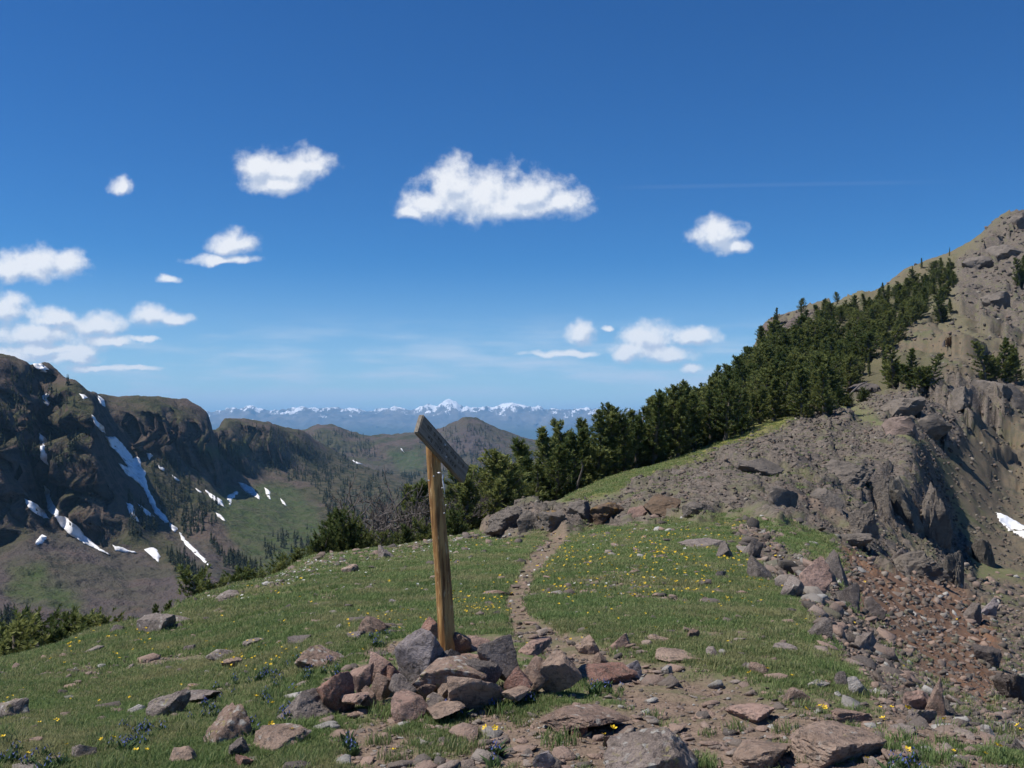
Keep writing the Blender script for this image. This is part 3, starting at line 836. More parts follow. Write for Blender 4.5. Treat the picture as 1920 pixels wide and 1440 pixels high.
M_YEL = flat_mat('yellow_petal', (0.80, 0.55, 0.03), 0.5)
M_BLUE = flat_mat('blue_petal', (0.06, 0.085, 0.26), 0.6)
M_WHITE = flat_mat('white_petal', (0.72, 0.72, 0.68), 0.6)
M_STEM = flat_mat('flower_stem', (0.07, 0.12, 0.04), 0.7)
M_BARK, nt, g, B = material('pine_bark', 0.95, 0.1)
nt.links.new(g.mix(g.noise(g.vmath('MULTIPLY', g.pos(), (9, 9, 2)), 1.0, 4), (0.09, 0.075, 0.062), (0.19, 0.165, 0.14)), B.inputs['Base Color'])
M_DEAD, nt, g, B = material('dead_wood', 0.95, 0.1)
nt.links.new(g.mix(g.noise(g.pos(), 2.0, 4), (0.075, 0.062, 0.06), (0.20, 0.18, 0.17)), B.inputs['Base Color'])
M_SNOW, nt, g, B = material('old_snow', 0.7, 0.2)
nt.links.new(g.mix(g.ramp(g.noise(g.pos(), 0.13, 7, 0.65), 0.46, 0.70), (0.80, 0.81, 0.84), (0.50, 0.48, 0.47)), B.inputs['Base Color'])
nt.links.new(g.bump(g.noise(g.pos(), 0.2, 4), 0.3, 2.0), B.inputs['Normal'])


# ------------------------------------------------------------------ rock shapes
_ico = {}


def ico(sub):
    if sub not in _ico:
        bm = bmesh.new()
        bmesh.ops.create_icosphere(bm, subdivisions=sub, radius=1.0)
        v = np.array([x.co[:] for x in bm.verts])
        f = np.array([[y.index for y in x.verts] for x in bm.faces])
        bm.free()
        _ico[sub] = (v, f)
    return _ico[sub]


def rock_shape(seed, sub=3, nplanes=11, rough=0.05, rot=(0, 0, 0), pre=(1, 1, 1), grain=2.2):
    """broken stone: a blunt polyhedron with worn, uneven faces; bounding box -0.5..0.5"""
    r = np.random.RandomState(seed)
    d, f = ico(sub)
    n = r.normal(size=(nplanes, 3))
    n /= np.linalg.norm(n, axis=1)[:, None]
    n = np.concatenate([n, [[0, 0, 1], [0, 0, -1]]])
    n[-2] += r.normal(size=3) * 0.25
    n[-2] /= np.linalg.norm(n[-2])
    h = 0.42 + 0.58 * r.rand(len(n))
    dots = d @ n.T
    rad = h[None] / np.maximum(dots, 1e-3)
    k = 34.0
    rr = (np.sum(np.minimum(rad, 6.0) ** -k, axis=1)) ** (-1 / k)
    v = d * np.minimum(rr, 1.5)[:, None]
    if rough:
        off = r.rand(3) * 50
        lay = v @ (n[0] + 0.3 * n[1]) * 5.0 + 0.6 * fbm(v * 2.0 + off, 2)
        step_ = np.floor(lay) + smooth(lay - np.floor(lay), 0.35, 0.65)
        v = v * (1 + rough * 1.7 * fbm(v * grain + off, 4, 0.55) + rough * 1.1 * fbm(v * grain * 2.6 + off, 3, 0.55, ridged=True) + rough * 0.55 * RV[(step_.astype(int) * 7 + seed) & 511, 2])[:, None]
    v = v * np.array(pre)
    v = v @ np.array(Euler(rot).to_matrix()).T
    lo, hi = v.min(0), v.max(0)
    return (v - (lo + hi) / 2) / (hi - lo), f


def sharp(me, ang=32):
    me.set_sharp_from_angle(angle=math.radians(ang))


ROCKS = []


def rock(px, py, w, h, label, col, lichen=0.3, Y=None, flat=False, tilt=0.0, yaw=None, seed=None, sub=4, group=None, depth=None, mat=None, rough=0.055, name='rock', cat='rock', nplanes=11, bury=0.3):
    """a stone whose outline fills w x h photo pixels round (px, py); it rests where its foot meets the ground"""
    seed = seed if seed is not None else int(px * 7 + py * 13) % 9973
    r = np.random.RandomState(seed)
    if Y is None:
        Y = float(hill_hit([px], [py + h * 0.36])[0])
        if not np.isfinite(Y):
            Y = 30.0
        grounded = True
    else:
        grounded = False
    W = w * Y / F
    H = h * Y / F
    dep = max((py - HY) / F, 0.06)
    if flat:
        Dp = min(1.15 * W, 0.75 * H / dep)
        Hh = max(H - Dp * dep * 0.8, 0.28 * H)
    else:
        Dp = (depth or 0.8) * W
        Hh = max(H - Dp * dep * 0.45, 0.6 * H)
    Yc = Y + (Dp * 0.25 if grounded else 0)
    top = (HY - (py - h / 2)) / F * (Yc + (Dp * 0.1 if flat else 0))
    Hh2 = Hh * (1 + bury)
    pre = (1, 1, 0.55) if flat else (1, 0.9, 0.9)
    v, f = rock_shape(seed, sub, nplanes, rough, (r.uniform(-0.15, 0.15), math.radians(tilt), r.uniform(0, 6.28) if yaw is None else yaw), pre)
    v = v * np.array([W, Dp, Hh2])
    o = mesh_obj(name, v, f, mat or M_ROCK)
    sharp(o.data)
    o.location = ((px - CX) / F * Yc, Yc, top - Hh2 / 2)
    o.color = (*col, lichen)
    ROCKS.append((px, py, label))
    tag(o, label, cat, group)
    return o


GREY = (0.215, 0.180, 0.165)
LILAC = (0.30, 0.265, 0.275)
PINK = (0.40, 0.255, 0.205)
RED = (0.31, 0.155, 0.115)
BROWN = (0.25, 0.162, 0.122)
TAN = (0.35, 0.245, 0.185)
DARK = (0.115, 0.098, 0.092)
PALE = (0.40, 0.38, 0.36)

CAIRN = 'stones of the cairn round the signpost'
# px, py, w, h, distance, colour, lichen, flat, tilt, label
for (px, py, w, h, Y, col, li, fl, ti, lab) in [
    (787, 1216, 96, 82, 7.9, LILAC, 0.12, False, -28, 'large smooth lilac-grey wedge stone leaning left of the signpost foot'),
    (808, 1174, 38, 34, 8.75, RED, 0.2, False, 10, 'reddish stone peeking out behind the large lilac wedge beside the post'),
    (857, 1208, 56, 50, 8.2, BROWN, 0.3, False, 15, 'dark brown stone just right of the signpost foot'),
    (896, 1206, 50, 28, 8.0, PINK, 0.2, True, 10, 'thin tilted pinkish slab on the cairn right of the post'),
    (938, 1224, 86, 66, 7.85, GREY, 0.35, False, 6, 'big hollowed grey-brown block at the top right of the cairn'),
    (1004, 1212, 66, 30, 8.6, PINK, 0.2, True, 8, 'flat pinkish stone behind the right end of the cairn'),
    (846, 1257, 158, 56, 7.45, BROWN, 0.62, False, 4, 'long brown slab blotched with white lichen across the cairn front'),
    (874, 1236, 54, 16, 7.85, PINK, 0.1, True, 3, 'thin pink stone wedged between the lichened slab and the top blocks'),
    (893, 1292, 112, 58, 7.05, TAN, 0.30, False, 12, 'broad tan boulder sloping down at the front right of the cairn'),
    (843, 1294, 46, 26, 6.95, TAN, 0.2, False, 0, 'small tan stone under the lichened slab in the cairn'),
    (972, 1271, 56, 48, 7.45, RED, 0.15, False, 18, 'salmon red block at the right foot of the cairn'),
    (1010, 1256, 64, 48, 7.7, BROWN, 0.2, False, 14, 'dark red-brown stone behind the grass tuft at the cairn right end'),
    (1051, 1252, 80, 60, 7.9, TAN, 0.3, False, 30, 'large grey-tan stone sloping right at the end of the cairn'),
    (718, 1247, 58, 46, 7.7, PINK, 0.15, False, -20, 'pale pink pointed stone at the upper left of the cairn'),
    (740, 1261, 30, 30, 7.55, RED, 0.1, False, 8, 'small rusty stone between pale and grey stones, left cairn side'),
    (714, 1280, 44, 36, 7.3, BROWN, 0.3, False, 0, 'rounded dark brown stone low on the left side of the cairn'),
    (756, 1284, 56, 44, 7.15, GREY, 0.35, False, -18, 'grey-brown upright stone left of the lichened slab'),
    (784, 1280, 26, 30, 7.25, GREY, 0.3, False, 10, 'narrow grey stone wedged at the left end of the lichened slab'),
    (800, 1293, 42, 24, 7.0, BROWN, 0.25, False, 0, 'small rounded brown stone below the lichened slab'),
    (770, 1322, 76, 50, 6.75, PINK, 0.2, False, 12, 'pinkish wedge stone with dark right side at the cairn front'),
    (820, 1313, 44, 26, 6.8, GREY, 0.6, False, 0, 'small stone spotted with white lichen at the cairn front'),
    (836, 1333, 74, 34, 6.55, TAN, 0.2, True, 4, 'tan flat stone lowest at the cairn front'),
    (629, 1289, 74, 62, 6.95, RED, 0.12, False, 8, 'dark red-brown overhanging block at the far left of the cairn'),
    (676, 1267, 48, 46, 7.2, PINK, 0.1, False, -24, 'pale pink angular block on top of the left cairn end'),
    (666, 1308, 56, 28, 6.75, PINK, 0.2, True, -8, 'light pink flat wedge lying in front of the red-brown block'),
    (690, 1300, 34, 26, 7.0, BROWN, 0.2, False, 0, 'small brown stone among grass at the left cairn foot'),
    (965, 1302, 60, 26, 7.2, TAN, 0.2, True, 0, 'flat tan stone in the grass before the salmon red block'),
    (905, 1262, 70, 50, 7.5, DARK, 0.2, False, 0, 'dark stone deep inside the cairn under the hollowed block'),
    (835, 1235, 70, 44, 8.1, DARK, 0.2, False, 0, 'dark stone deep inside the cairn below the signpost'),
]:
    yg = float(hill_hit([px], [min(py + h * 0.45, 1352)])[0])
    Y = 5.75 + 0.55 * (yg - 5.75)                                # the heap climbs from its front foot to the post
    rock(px, py, w, h, lab, col, li, Y=Y, flat=fl, tilt=ti, group=CAIRN, sub=5 if w > 70 else 4, rough=0.075, bury=0.55)

LONE = 'larger rocks lying on the saddle'
for (px, py, w, h, col, li, fl, ti, lab) in [
    (572, 1324, 128, 74, GREY, 0.35, True, 8, 'broad flat grey slab left of the cairn below the red-brown block'),
    (318, 1322, 78, 60, GREY, 0.55, False, -10, 'stump-like dark grey rock alone in the left grass'),
    (366, 1306, 96, 40, GREY, 0.4, True, 10, 'flat grey rock just behind the stump-like rock'),
    (428, 1362, 118, 84, BROWN, 0.60, True, -16, 'big leaning brown rock with white lichen left of the cairn'),
    (523, 1388, 112, 54, TAN, 0.5, True, 4, 'low flaky tan slab below the flat grey slab'),
    (450, 1406, 46, 42, DARK, 0.2, False, 14, 'dark pointed wedge stone near the bottom left edge'),
    (457, 1430, 40, 26, RED, 0.1, False, 0, 'small red-brown boulder tucked under the dark wedge at the bottom'),
    (341, 1420, 52, 36, TAN, 0.4, False, -8, 'tan angular rock at the bottom left among grass'),
    (600, 1236, 92, 42, BROWN, 0.55, False, -8, 'lichened brown rock in grass up left of the cairn'),
    (700, 1174, 62, 44, BROWN, 0.35, False, 6, 'dark sided brown rock standing in grass left of the post'),
    (668, 1190, 44, 20, GREY, 0.4, True, 0, 'low grey stone touching the dark sided brown rock'),
    (557, 1203, 46, 20, DARK, 0.3, True, 12, 'dark thin slab tilted out of the left meadow'),
    (478, 1205, 44, 18, GREY, 0.6, True, 0, 'pale lichened slab in the left meadow beside the dark thin slab'),
    (420, 1228, 56, 24, GREY, 0.6, True, -6, 'white speckled long rock in the middle of the left meadow'),
    (438, 1243, 40, 20, TAN, 0.4, True, 10, 'small tan slab below the white speckled long rock'),
    (356, 1216, 26, 16, GREY, 0.3, False, 0, 'small round grey stone alone in the left meadow'),
    (292, 1170, 66, 36, GREY, 0.5, True, 0, 'lumpy grey rock on the left skyline beside the little pine'),
    (335, 1162, 42, 20, GREY, 0.6, True, 0, 'low pale rock right of the lumpy skyline rock'),
    (220, 1180, 26, 20, GREY, 0.4, False, 0, 'small grey rock on the skyline left of the lumpy rock'),
    (30, 1330, 70, 44, GREY, 0.62, False, 0, 'lichen-white rock at the left picture edge'),
    (160, 1408, 60, 36, GREY, 0.55, False, -12, 'lichened grey rock near the bottom left corner'),
    (430, 1118, 54, 20, GREY, 0.5, True, -8, 'flat grey rock on the grass rim by the dwarf pines'),
    (655, 1068, 36, 22, TAN, 0.5, False, 0, 'tan rock on the pale stony rim left of the post'),
    (725, 1036, 34, 28, GREY, 0.5, False, 0, 'grey rock on the rim below the dead trees'),
    (853, 1055, 20, 12, DARK, 0.2, False, 18, 'small dark stone right of the post halfway up the meadow'),
    (760, 1000 + 108, 12, 10, PALE, 0.2, False, 0, 'small pale egg-shaped stone in grass left of the post'),
    (740, 1128, 22, 10, LILAC, 0.2, True, 8, 'small lilac flake of stone in grass left of the post'),
    (1222, 1418, 192, 104, (0.26, 0.21, 0.185), 0.58, False, 24, 'big rounded grey lichened boulder at the bottom centre edge'),
    (1098, 1352, 178, 64, BROWN, 0.45, True, 3, 'long low brown-grey slab above the big bottom boulder'),
    (1136, 1271, 128, 42, RED, 0.25, True, 4, 'broad reddish slab lying on the trail right of the cairn'),
    (1181, 1258, 44, 40, LILAC, 0.15, False, 34, 'pale lilac slab propped at the end of the reddish slab'),
    (1102, 1212, 50, 38, TAN, 0.4, False, 16, 'tan rock with dark right side on the trail behind the cairn'),
    (1158, 1204, 48, 34, PINK, 0.3, False, -6, 'upright pink flaky rock on the trail behind the cairn'),
    (1126, 1238, 30, 28, BROWN, 0.3, False, 0, 'small brown stone between the pink flaky rock and the reddish slab'),
    (1268, 1230, 86, 24, TAN, 0.4, True, -4, 'low tan rock strip in grass right of the trail'),
    (1337, 1224, 30, 24, GREY, 0.5, False, 20, 'small pointed grey rock at the end of the tan rock strip'),
    (1250, 1256, 24, 20, PALE, 0.3, False, 0, 'small pale stone in a dirt patch right of the trail'),
    (1235, 1196, 42, 18, TAN, 0.5, True, 0, 'low tan stone with white spot in the right meadow'),
    (1298, 1190, 28, 22, BROWN, 0.5, False, 24, 'brown pointed stone pair in the right meadow'),
    (1022, 1424, 48, 40, LILAC, 0.6, False, 26, 'lichen-edged lilac stone at the bottom left of the big boulder'),
    (1086, 1372, 32, 26, RED, 0.1, False, 0, 'small red angular stone in front of the long low slab'),
    (1155, 1390, 54, 34, BROWN, 0.2, False, 22, 'brown wedge stone leaning on the big bottom boulder'),
    (1565, 1396, 190, 84, TAN, 0.40, True, 3, 'largest flat tan slab at the bottom right'),
    (1428, 1412, 130, 60, TAN, 0.25, True, 2, 'smooth flat tan slab beside the largest slab'),
    (1410, 1340, 90, 36, PINK, 0.15, True, 6, 'flat pink stone among rubble on the lower trail'),
    (1592, 1342, 84, 28, BROWN, 0.4, False, 4, 'dark edged brown block behind the largest flat slab'),
    (1488, 1305, 54, 36, BROWN, 0.45, False, 8, 'square lichened block with dark right side by the lower trail'),
    (1609, 1288, 46, 42, PALE, 0.35, False, -12, 'pale grey shield-shaped plate at the scree edge'),
    (1720, 1314, 58, 44, PINK, 0.15, False, 10, 'pink-brown boulder with dark right side at the scree edge'),
    (1757, 1312, 40, 84, BROWN, 0.3, False, 14, 'tall narrow brown rock column at the scree edge'),
    (1728, 1344, 54, 36, GREY, 0.6, False, 10, 'grey lichened rock below the pink-brown boulder'),
    (1856, 1376, 36, 32, PALE, 0.6, False, 20, 'white lichened rock in grass near the right edge'),
    (1529, 1281, 50, 18, PALE, 0.4, True, 0, 'low pale stone left of the shield-shaped plate'),
    (1577, 1276, 34, 30, DARK, 0.3, False, 40, 'dark leaning slab beside the shield-shaped plate'),
    (1908, 1404, 40, 34, DARK, 0.3, False, 0, 'dark rock at the bottom right picture edge'),
    (1690, 1368, 44, 26, GREY, 0.4, True, 0, 'small grey rock in grass right of the largest flat slab'),
    (1470, 1215, 44, 16, GREY, 0.5, True, 0, 'low grey stone in the right meadow near the edge'),
    (1430, 1255, 46, 26, BROWN, 0.55, True, 0, 'lichened brown stone above the square block'),
    (1322, 1094, 26, 16, DARK, 0.1, False, 0, 'small dark brown boulder alone in the right meadow'),
    (1352, 1079, 22, 18, GREY, 0.4, False, 10, 'small grey stone above the dark brown boulder'),
    (1318, 1126, 26, 16, TAN, 0.4, False, 8, 'small tan stone below the dark brown boulder'),
    (1358, 1034, 40, 40, DARK, 0.3, False, 24, 'dark split rock at the upper rim of the right meadow'),
    (1320, 1018, 100, 20, GREY, 0.4, True, 6, 'long low grey rock ledge at the top of the right meadow'),
    (1433, 1068, 60, 56, DARK, 0.35, False, 32, 'dark rock jutting from the meadow rim above the scree'),
    (1408, 1030, 46, 40, DARK, 0.3, False, 30, 'dark tilted rock at the upper end of the scree rim'),
    (1480, 1105, 50, 50, GREY, 0.4, False, 36, 'grey tilted plate on the scree rim'),
    (1524, 1088, 66, 90, PINK, 0.3, False, 48, 'long pink tilted slab sliding down the scree rim'),
    (1562, 1066, 62, 70, DARK, 0.4, False, 34, 'layered dark rock block above the pink tilted slab'),
    (1590, 1120, 56, 50, DARK, 0.3, False, 40, 'dark leaning block right of the pink tilted slab'),
    (1640, 1140, 42, 46, GREY, 0.3, False, 40, 'grey leaning plate standing in the orange soil'),
    (1535, 1180, 46, 46, DARK, 0.4, False, 24, 'dark mossy rock at the grass edge above the scree'),
    (1620, 1205, 50, 40, GREY, 0.3, False, 30, 'grey stone in the middle of the scree'),
    (1850, 1140, 38, 40, LILAC, 0.3, False, 0, 'round lilac-grey boulder on the ravine slope'),
    (1822, 1150, 34, 40, DARK, 0.3, False, 0, 'dark boulder left of the round lilac-grey one'),
    (1848, 1230, 60, 56, DARK, 0.3, False, 20, 'dark overhanging rock in the ravine'),
    (1895, 1290, 60, 90, DARK, 0.4, False, 8, 'tall dark ribbed rock in the ravine at the right edge'),
    (1680, 1045, 34, 36, DARK, 0.2, False, 0, 'dark red boulder at the foot of the rock fins'),
]:
    rv = 'ravine' in lab
    rock(px, py, w, h * (0.7 if rv and h > 50 else 1), lab, col, li, flat=fl, tilt=ti, group=LONE, sub=5 if w > 80 or rv else 4, rough=0.2 if rv else 0.125, bury=1.1 if fl else 0.45, mat=M_OUT if rv else None)

OUT = 'outcrops of the rocky rib'
OGREY = (0.185, 0.160, 0.140)
OBROWN = (0.165, 0.115, 0.080)
for (px, py, w, h, col, li, ti, lab) in [
    (955, 968, 84, 60, OGREY, 0.22, -6, 'rounded dark grey outcrop at the left end of the rocky rib'),
    (1036, 972, 62, 66, OGREY, 0.42, 0, 'dark squarish outcrop with orange lichen where the trail ends'),
    (996, 972, 50, 50, OGREY, 0.3, 0, 'grey outcrop between the rounded one and the squarish one'),
    (1138, 954, 62, 42, OBROWN, 0.45, -8, 'rusty brown outcrop right of the trail end'),
    (1246, 940, 74, 42, OBROWN, 0.35, -10, 'dark overhanging ledge in the middle of the rocky rib'),
    (1196, 957, 44, 28, (0.27, 0.18, 0.15), 0.1, -12, 'reddish block below the dark overhanging ledge'),
    (1088, 950, 50, 40, OGREY, 0.3, 6, 'grey outcrop between the squarish one and the rusty one'),
    (1310, 950, 60, 30, OGREY, 0.2, 0, 'low dark outcrop right of the overhanging ledge'),
    (1470, 925, 64, 46, OGREY, 0.25, -6, 'brown-grey jutting block in the rocky rib above the scree rim'),
    (1550, 930, 56, 50, OGREY, 0.2, 10, 'dark notched block left of the rock fins'),
    (1420, 870, 90, 40, OGREY, 0.2, 0, 'dark hump of rock high on the rocky rib'),
    (1590, 880, 90, 60, OGREY, 0.2, 6, 'grey rock shoulder above the dark notched block'),
    (1618, 965, 54, 110, OGREY, 0.2, 10, 'left rock fin of the cliff with its dark cleft'),
    (1655, 920, 46, 130, OGREY, 0.2, 8, 'second rock fin of the cliff'),
    (1700, 930, 70, 170, (0.17, 0.155, 0.135), 0.25, 16, 'broad pale rock fin in the middle of the cliff'),
    (1752, 950, 62, 200, OGREY, 0.2, 18, 'tall dark rock fin at the right of the cliff'),
    (1715, 1050, 90, 90, OGREY, 0.2, 12, 'mossy rock buttress at the foot of the fins'),
    (1790, 1060, 50, 120, (0.11, 0.10, 0.09), 0.2, 16, 'dark leaning blade of rock right of the fins'),
    (1848, 1030, 46, 92, (0.12, 0.108, 0.098), 0.15, 4, 'dark free-standing rock pillar near the snow patch'),
    (1600, 1010, 60, 34, OGREY, 0.2, 0, 'low dark block at the left foot of the fins'),
    (1690, 760, 70, 50, OGREY, 0.2, 0, 'grey crag below the upper pines'),
    (1740, 790, 70, 70, OGREY, 0.2, 12, 'broken crag left of the ravine head'),
    (1690, 795, 60, 50, (0.25, 0.19, 0.165), 0.1, 0, 'pinkish crag face above the ravine'),
    (1800, 740, 50, 70, OGREY, 0.2, 6, 'dark crag under the right-hand pines'),
    (1860, 730, 70, 80, OGREY, 0.2, 0, 'dark cliff knob under the right-hand pines'),
    (1905, 735, 50, 60, (0.10, 0.09, 0.085), 0.2, 0, 'darkest crag at the right picture edge'),
    (1620, 725, 60, 30, (0.12, 0.105, 0.1), 0.2, -14, 'dark slanting ledge among the pines'),
    (1830, 490, 60, 30, OGREY, 0.2, 0, 'dark crag band high on the right slope'),
    (1880, 470, 60, 40, OGREY, 0.2, 0, 'upper dark crag on the right skyline slope'),
    (1870, 560, 70, 40, OGREY, 0.2, 0, 'grey crag on the upper right slope'),
    (1460, 612, 56, 34, (0.16, 0.125, 0.115), 0.1, 0, 'purple-brown crag on the wooded skyline'),
    (1500, 600, 44, 24, (0.16, 0.125, 0.115), 0.1, 0, 'small crag right of the purple-brown skyline crag'),
    (1912, 410, 40, 40, OGREY, 0.1, 0, 'rock tip at the top right corner of the slope'),
]:
    h = h * (0.62 if h > 60 else 0.8)
    rock(px, py + h * 0.12, w * 1.1, h, lab, col, li, tilt=ti, group=OUT, sub=5 if w * h > 3600 else 4, rough=0.22, mat=M_OUT, name='rock_outcrop', cat='outcrop', depth=1.0, nplanes=16, bury=0.5)

# ------------------------------------------------------------------ scattering
def scatter(name, pts, rots, scls, idx, protos, label=None, cat=None):
    """one object of real instances on a cloud of points"""
    pc = bpy.data.collections.new(name + '_shapes')
    for o in protos:
        pc.objects.link(o)
    me = bpy.data.meshes.new(name)
    n = len(pts)
    me.vertices.add(n)
    me.vertices.foreach_set('co', np.asarray(pts, np.float32).ravel())
    a = me.attributes.new('rot', 'FLOAT_VECTOR', 'POINT')
    a.data.foreach_set('vector', np.asarray(rots, np.float32).ravel())
    a = me.attributes.new('scl', 'FLOAT_VECTOR', 'POINT')
    a.data.foreach_set('vector', np.asarray(scls, np.float32).ravel())
    a = me.attributes.new('pick', 'INT', 'POINT')
    a.data.foreach_set('value', np.asarray(idx, np.int32))
    o = bpy.data.objects.new(name, me)
    COL.objects.link(o)
    ng = bpy.data.node_groups.new(name, 'GeometryNodeTree')
    ng.interface.new_socket('Geometry', in_out='INPUT', socket_type='NodeSocketGeometry')
    ng.interface.new_socket('Geometry', in_out='OUTPUT', socket_type='NodeSocketGeometry')
    gi = ng.nodes.new('NodeGroupInput')
    go = ng.nodes.new('NodeGroupOutput')
    ci = ng.nodes.new('GeometryNodeCollectionInfo')
    ci.inputs['Collection'].default_value = pc
    ci.inputs['Separate Children'].default_value = True
    ci.inputs['Reset Children'].default_value = True
    ip = ng.nodes.new('GeometryNodeInstanceOnPoints')
    ip.inputs['Pick Instance'].default_value = True

    def na(nm, ty):
        x = ng.nodes.new('GeometryNodeInputNamedAttribute')
        x.data_type = ty
        x.inputs['Name'].default_value = nm
        return x.outputs['Attribute']
    er = ng.nodes.new('FunctionNodeEulerToRotation')
    ng.links.new(na('rot', 'FLOAT_VECTOR'), er.inputs[0])
    ng.links.new(gi.outputs[0], ip.inputs['Points'])
    ng.links.new(ci.outputs[0], ip.inputs['Instance'])
    ng.links.new(na('pick', 'INT'), ip.inputs['Instance Index'])
    ng.links.new(er.outputs[0], ip.inputs['Rotation'])
    ng.links.new(na('scl', 'FLOAT_VECTOR'), ip.inputs['Scale'])
    ng.links.new(ip.outputs[0], go.inputs[0])
    md = o.modifiers.new('scatter', 'NODES')
    md.node_group = ng
    tag(o, label, cat, kind='stuff')
    return o


def hill_points(n, ylo, yhi, weight, pxlo=-200, pxhi=2250, visible=True, bias=0.0):
    """random ground points, even over the picture's rows, kept with probability weight(px, Y)"""
    out = []
    need = n
    for _ in range(30):
        m = int(need * 3 + 200)
        px = rng.uniform(pxlo, pxhi, m)
        Y = np.exp(math.log(ylo) + (math.log(yhi) - math.log(ylo)) * rng.rand(m) ** (1.0 + bias))
        k = rng.rand(m) < weight(px, Y)
        px, Y = px[k], Y[k]
        if visible and len(px):
            k = visible_row(px, Y)
            px, Y = px[k], Y[k]
        out.append(np.stack([px, Y], 1))
        need = n - sum(len(o) for o in out)
        if need <= 0:
            break
    a = np.concatenate(out)[:n]
    X = (a[:, 0] - CX) / F * a[:, 1]
    Z = hill_sample(HZ, a[:, 0], a[:, 1])
    return a[:, 0], a[:, 1], np.stack([X, a[:, 1], Z], 1)


W = lambda A: (lambda px, Y: hill_sample(A, px, Y))
grassy = np.clip(1 - np.maximum.reduce([m_dirt * 0.93, m_rock * 0.985, stony * 0.92, m_orange, m_forest * 0.9]), 0, 1)
grassy = np.maximum(grassy, m_lush)

# stones ------------------------------------------------------------
def shard(seed, n, pre):
    """an angular broken stone: hull of a few points"""
    r = np.random.RandomState(seed)
    p = r.normal(size=(n, 3))
    p /= np.linalg.norm(p, axis=1)[:, None]
    p *= r.uniform(0.7, 1.0, (n, 1))
    p = p * np.array(pre)
    bm = bmesh.new()
    for q_ in p:
        bm.verts.new(q_)
    h_ = bmesh.ops.convex_hull(bm, input=bm.verts[:])
    bmesh.ops.delete(bm, geom=[x for x in bm.verts if not x.link_faces], context='VERTS')
    bm.verts.index_update()
    v = np.array([x.co[:] for x in bm.verts])
    f = np.array([[y.index for y in x.verts] for x in bm.faces])
    bm.free()
    lo, hi = v.min(0), v.max(0)
    return (v - (lo + hi) / 2) / (hi - lo), f


stone_meshes = []
for k in range(14):
    v, f = shard(500 + k, 13 + k % 5, (1, 0.85, 0.7))
    o = mesh_obj('stone', v, f, M_STONE, smooth_shade=False, link=False)
    stone_meshes.append(o)
M_DSTONE = M_STONE.copy()
M_DSTONE.name = 'rib_stone'
_cols = [(0.065, 0.058, 0.053), (0.100, 0.088, 0.079), (0.135, 0.115, 0.100), (0.175, 0.130, 0.105), (0.12, 0.118, 0.084), (0.27, 0.24, 0.21)]
for _e, _c in zip([n_ for n_ in M_DSTONE.node_tree.nodes if n_.type == 'VALTORGB'][0].color_ramp.elements, _cols):
    _e.color = (*_c, 1)
dark_meshes = []
for k in range(8):
    v, f = shard(900 + k, 12 + k % 5, (1, 0.85, 0.8))
    dark_meshes.append(mesh_obj('dark_stone', v, f, M_DSTONE, smooth_shade=False, link=False))
small_meshes = []
for k in range(8):
    v, f = shard(700 + k, 10 + k % 4, (1, 0.85, 0.7))
    small_meshes.append(mesh_obj('small_stone', v, f, M_STONE, smooth_shade=False, link=False))

# 300 stones of the near saddle, each its own piece of the hillside
stone_w = np.clip(0.16 + 0.8 * m_dirt + 0.9 * m_edge, 0, 1) * (1 - 0.7 * m_trail * (HYY > 12))
stone_w = np.clip(stone_w + 0.5 * m_fore, 0, 1) * (1 - 0.9 * polymask(HPX, hp, [(585, 1345), (610, 1255), (760, 1180), (1000, 1190), (1095, 1255), (950, 1330)], 10))
px, Y, pt = hill_points(300, 4.9, 14, W(stone_w), 0, 1900, bias=0.9)
for i in range(300):
    o = bpy.data.objects.new('stone', stone_meshes[i % 14].data)
    COL.objects.link(o)
    s = (14 + 50 * rng.rand() ** 2.4) * Y[i] / F
    o.scale = (s, s * rng.uniform(0.6, 1.0), s * rng.uniform(0.22, 0.55))
    o.rotation_euler = (rng.uniform(-0.3, 0.3), rng.uniform(-0.3, 0.3), rng.uniform(0, 6.28))
    o.location = pt[i] + np.array([0, 0, s * 0.04])
    o.parent = hillside


# tilted plates of the scree rim, all dipping down to the right with the strata
px, Y, pt = hill_points(110, 6.2, 34, W(np.clip(m_edge, 0, 1)), 1350, 1900)
for i in range(len(px)):
    o = bpy.data.objects.new('slab', (stone_meshes + dark_meshes)[rng.randint(22)].data)
    COL.objects.link(o)
    s = (18 + 44 * rng.rand() ** 2.2) * Y[i] / F
    o.scale = (s, s * rng.uniform(0.55, 0.95), s * rng.uniform(0.25, 0.6))
    o.rotation_euler = (rng.uniform(-0.6, 0.4), rng.uniform(0.2, 1.1), rng.uniform(-1.0, 0.8))
    o.location = pt[i] + np.array([0, 0, s * 0.12])
    o.parent = hillside


def rot_rand(n, t=0.4):
    return np.stack([rng.uniform(-t, t, n), rng.uniform(-t, t, n), rng.uniform(0, 6.28, n)], 1)


def stones(name, n, ylo, yhi, weight, lo, hi, protos, label, power=2.5, cap=9.0, sink=0.05, bias=0.0, aspect=(0.4, 0.8), tilt=0.45):
    px, Y, pt = hill_points(n, ylo, yhi, weight, bias=bias)
    m = len(px)
    s = (lo + (hi - lo) * rng.rand(m) ** power) * Y / F
    s = np.minimum(s, cap)
    sc = np.stack([s, s * rng.uniform(0.6, 1, m), s * rng.uniform(*aspect, m)], 1)
    pt[:, 2] += s * sink
    return scatter(name, pt, rot_rand(m, tilt), sc, rng.randint(0, len(protos), m), protos, label, 'stones')


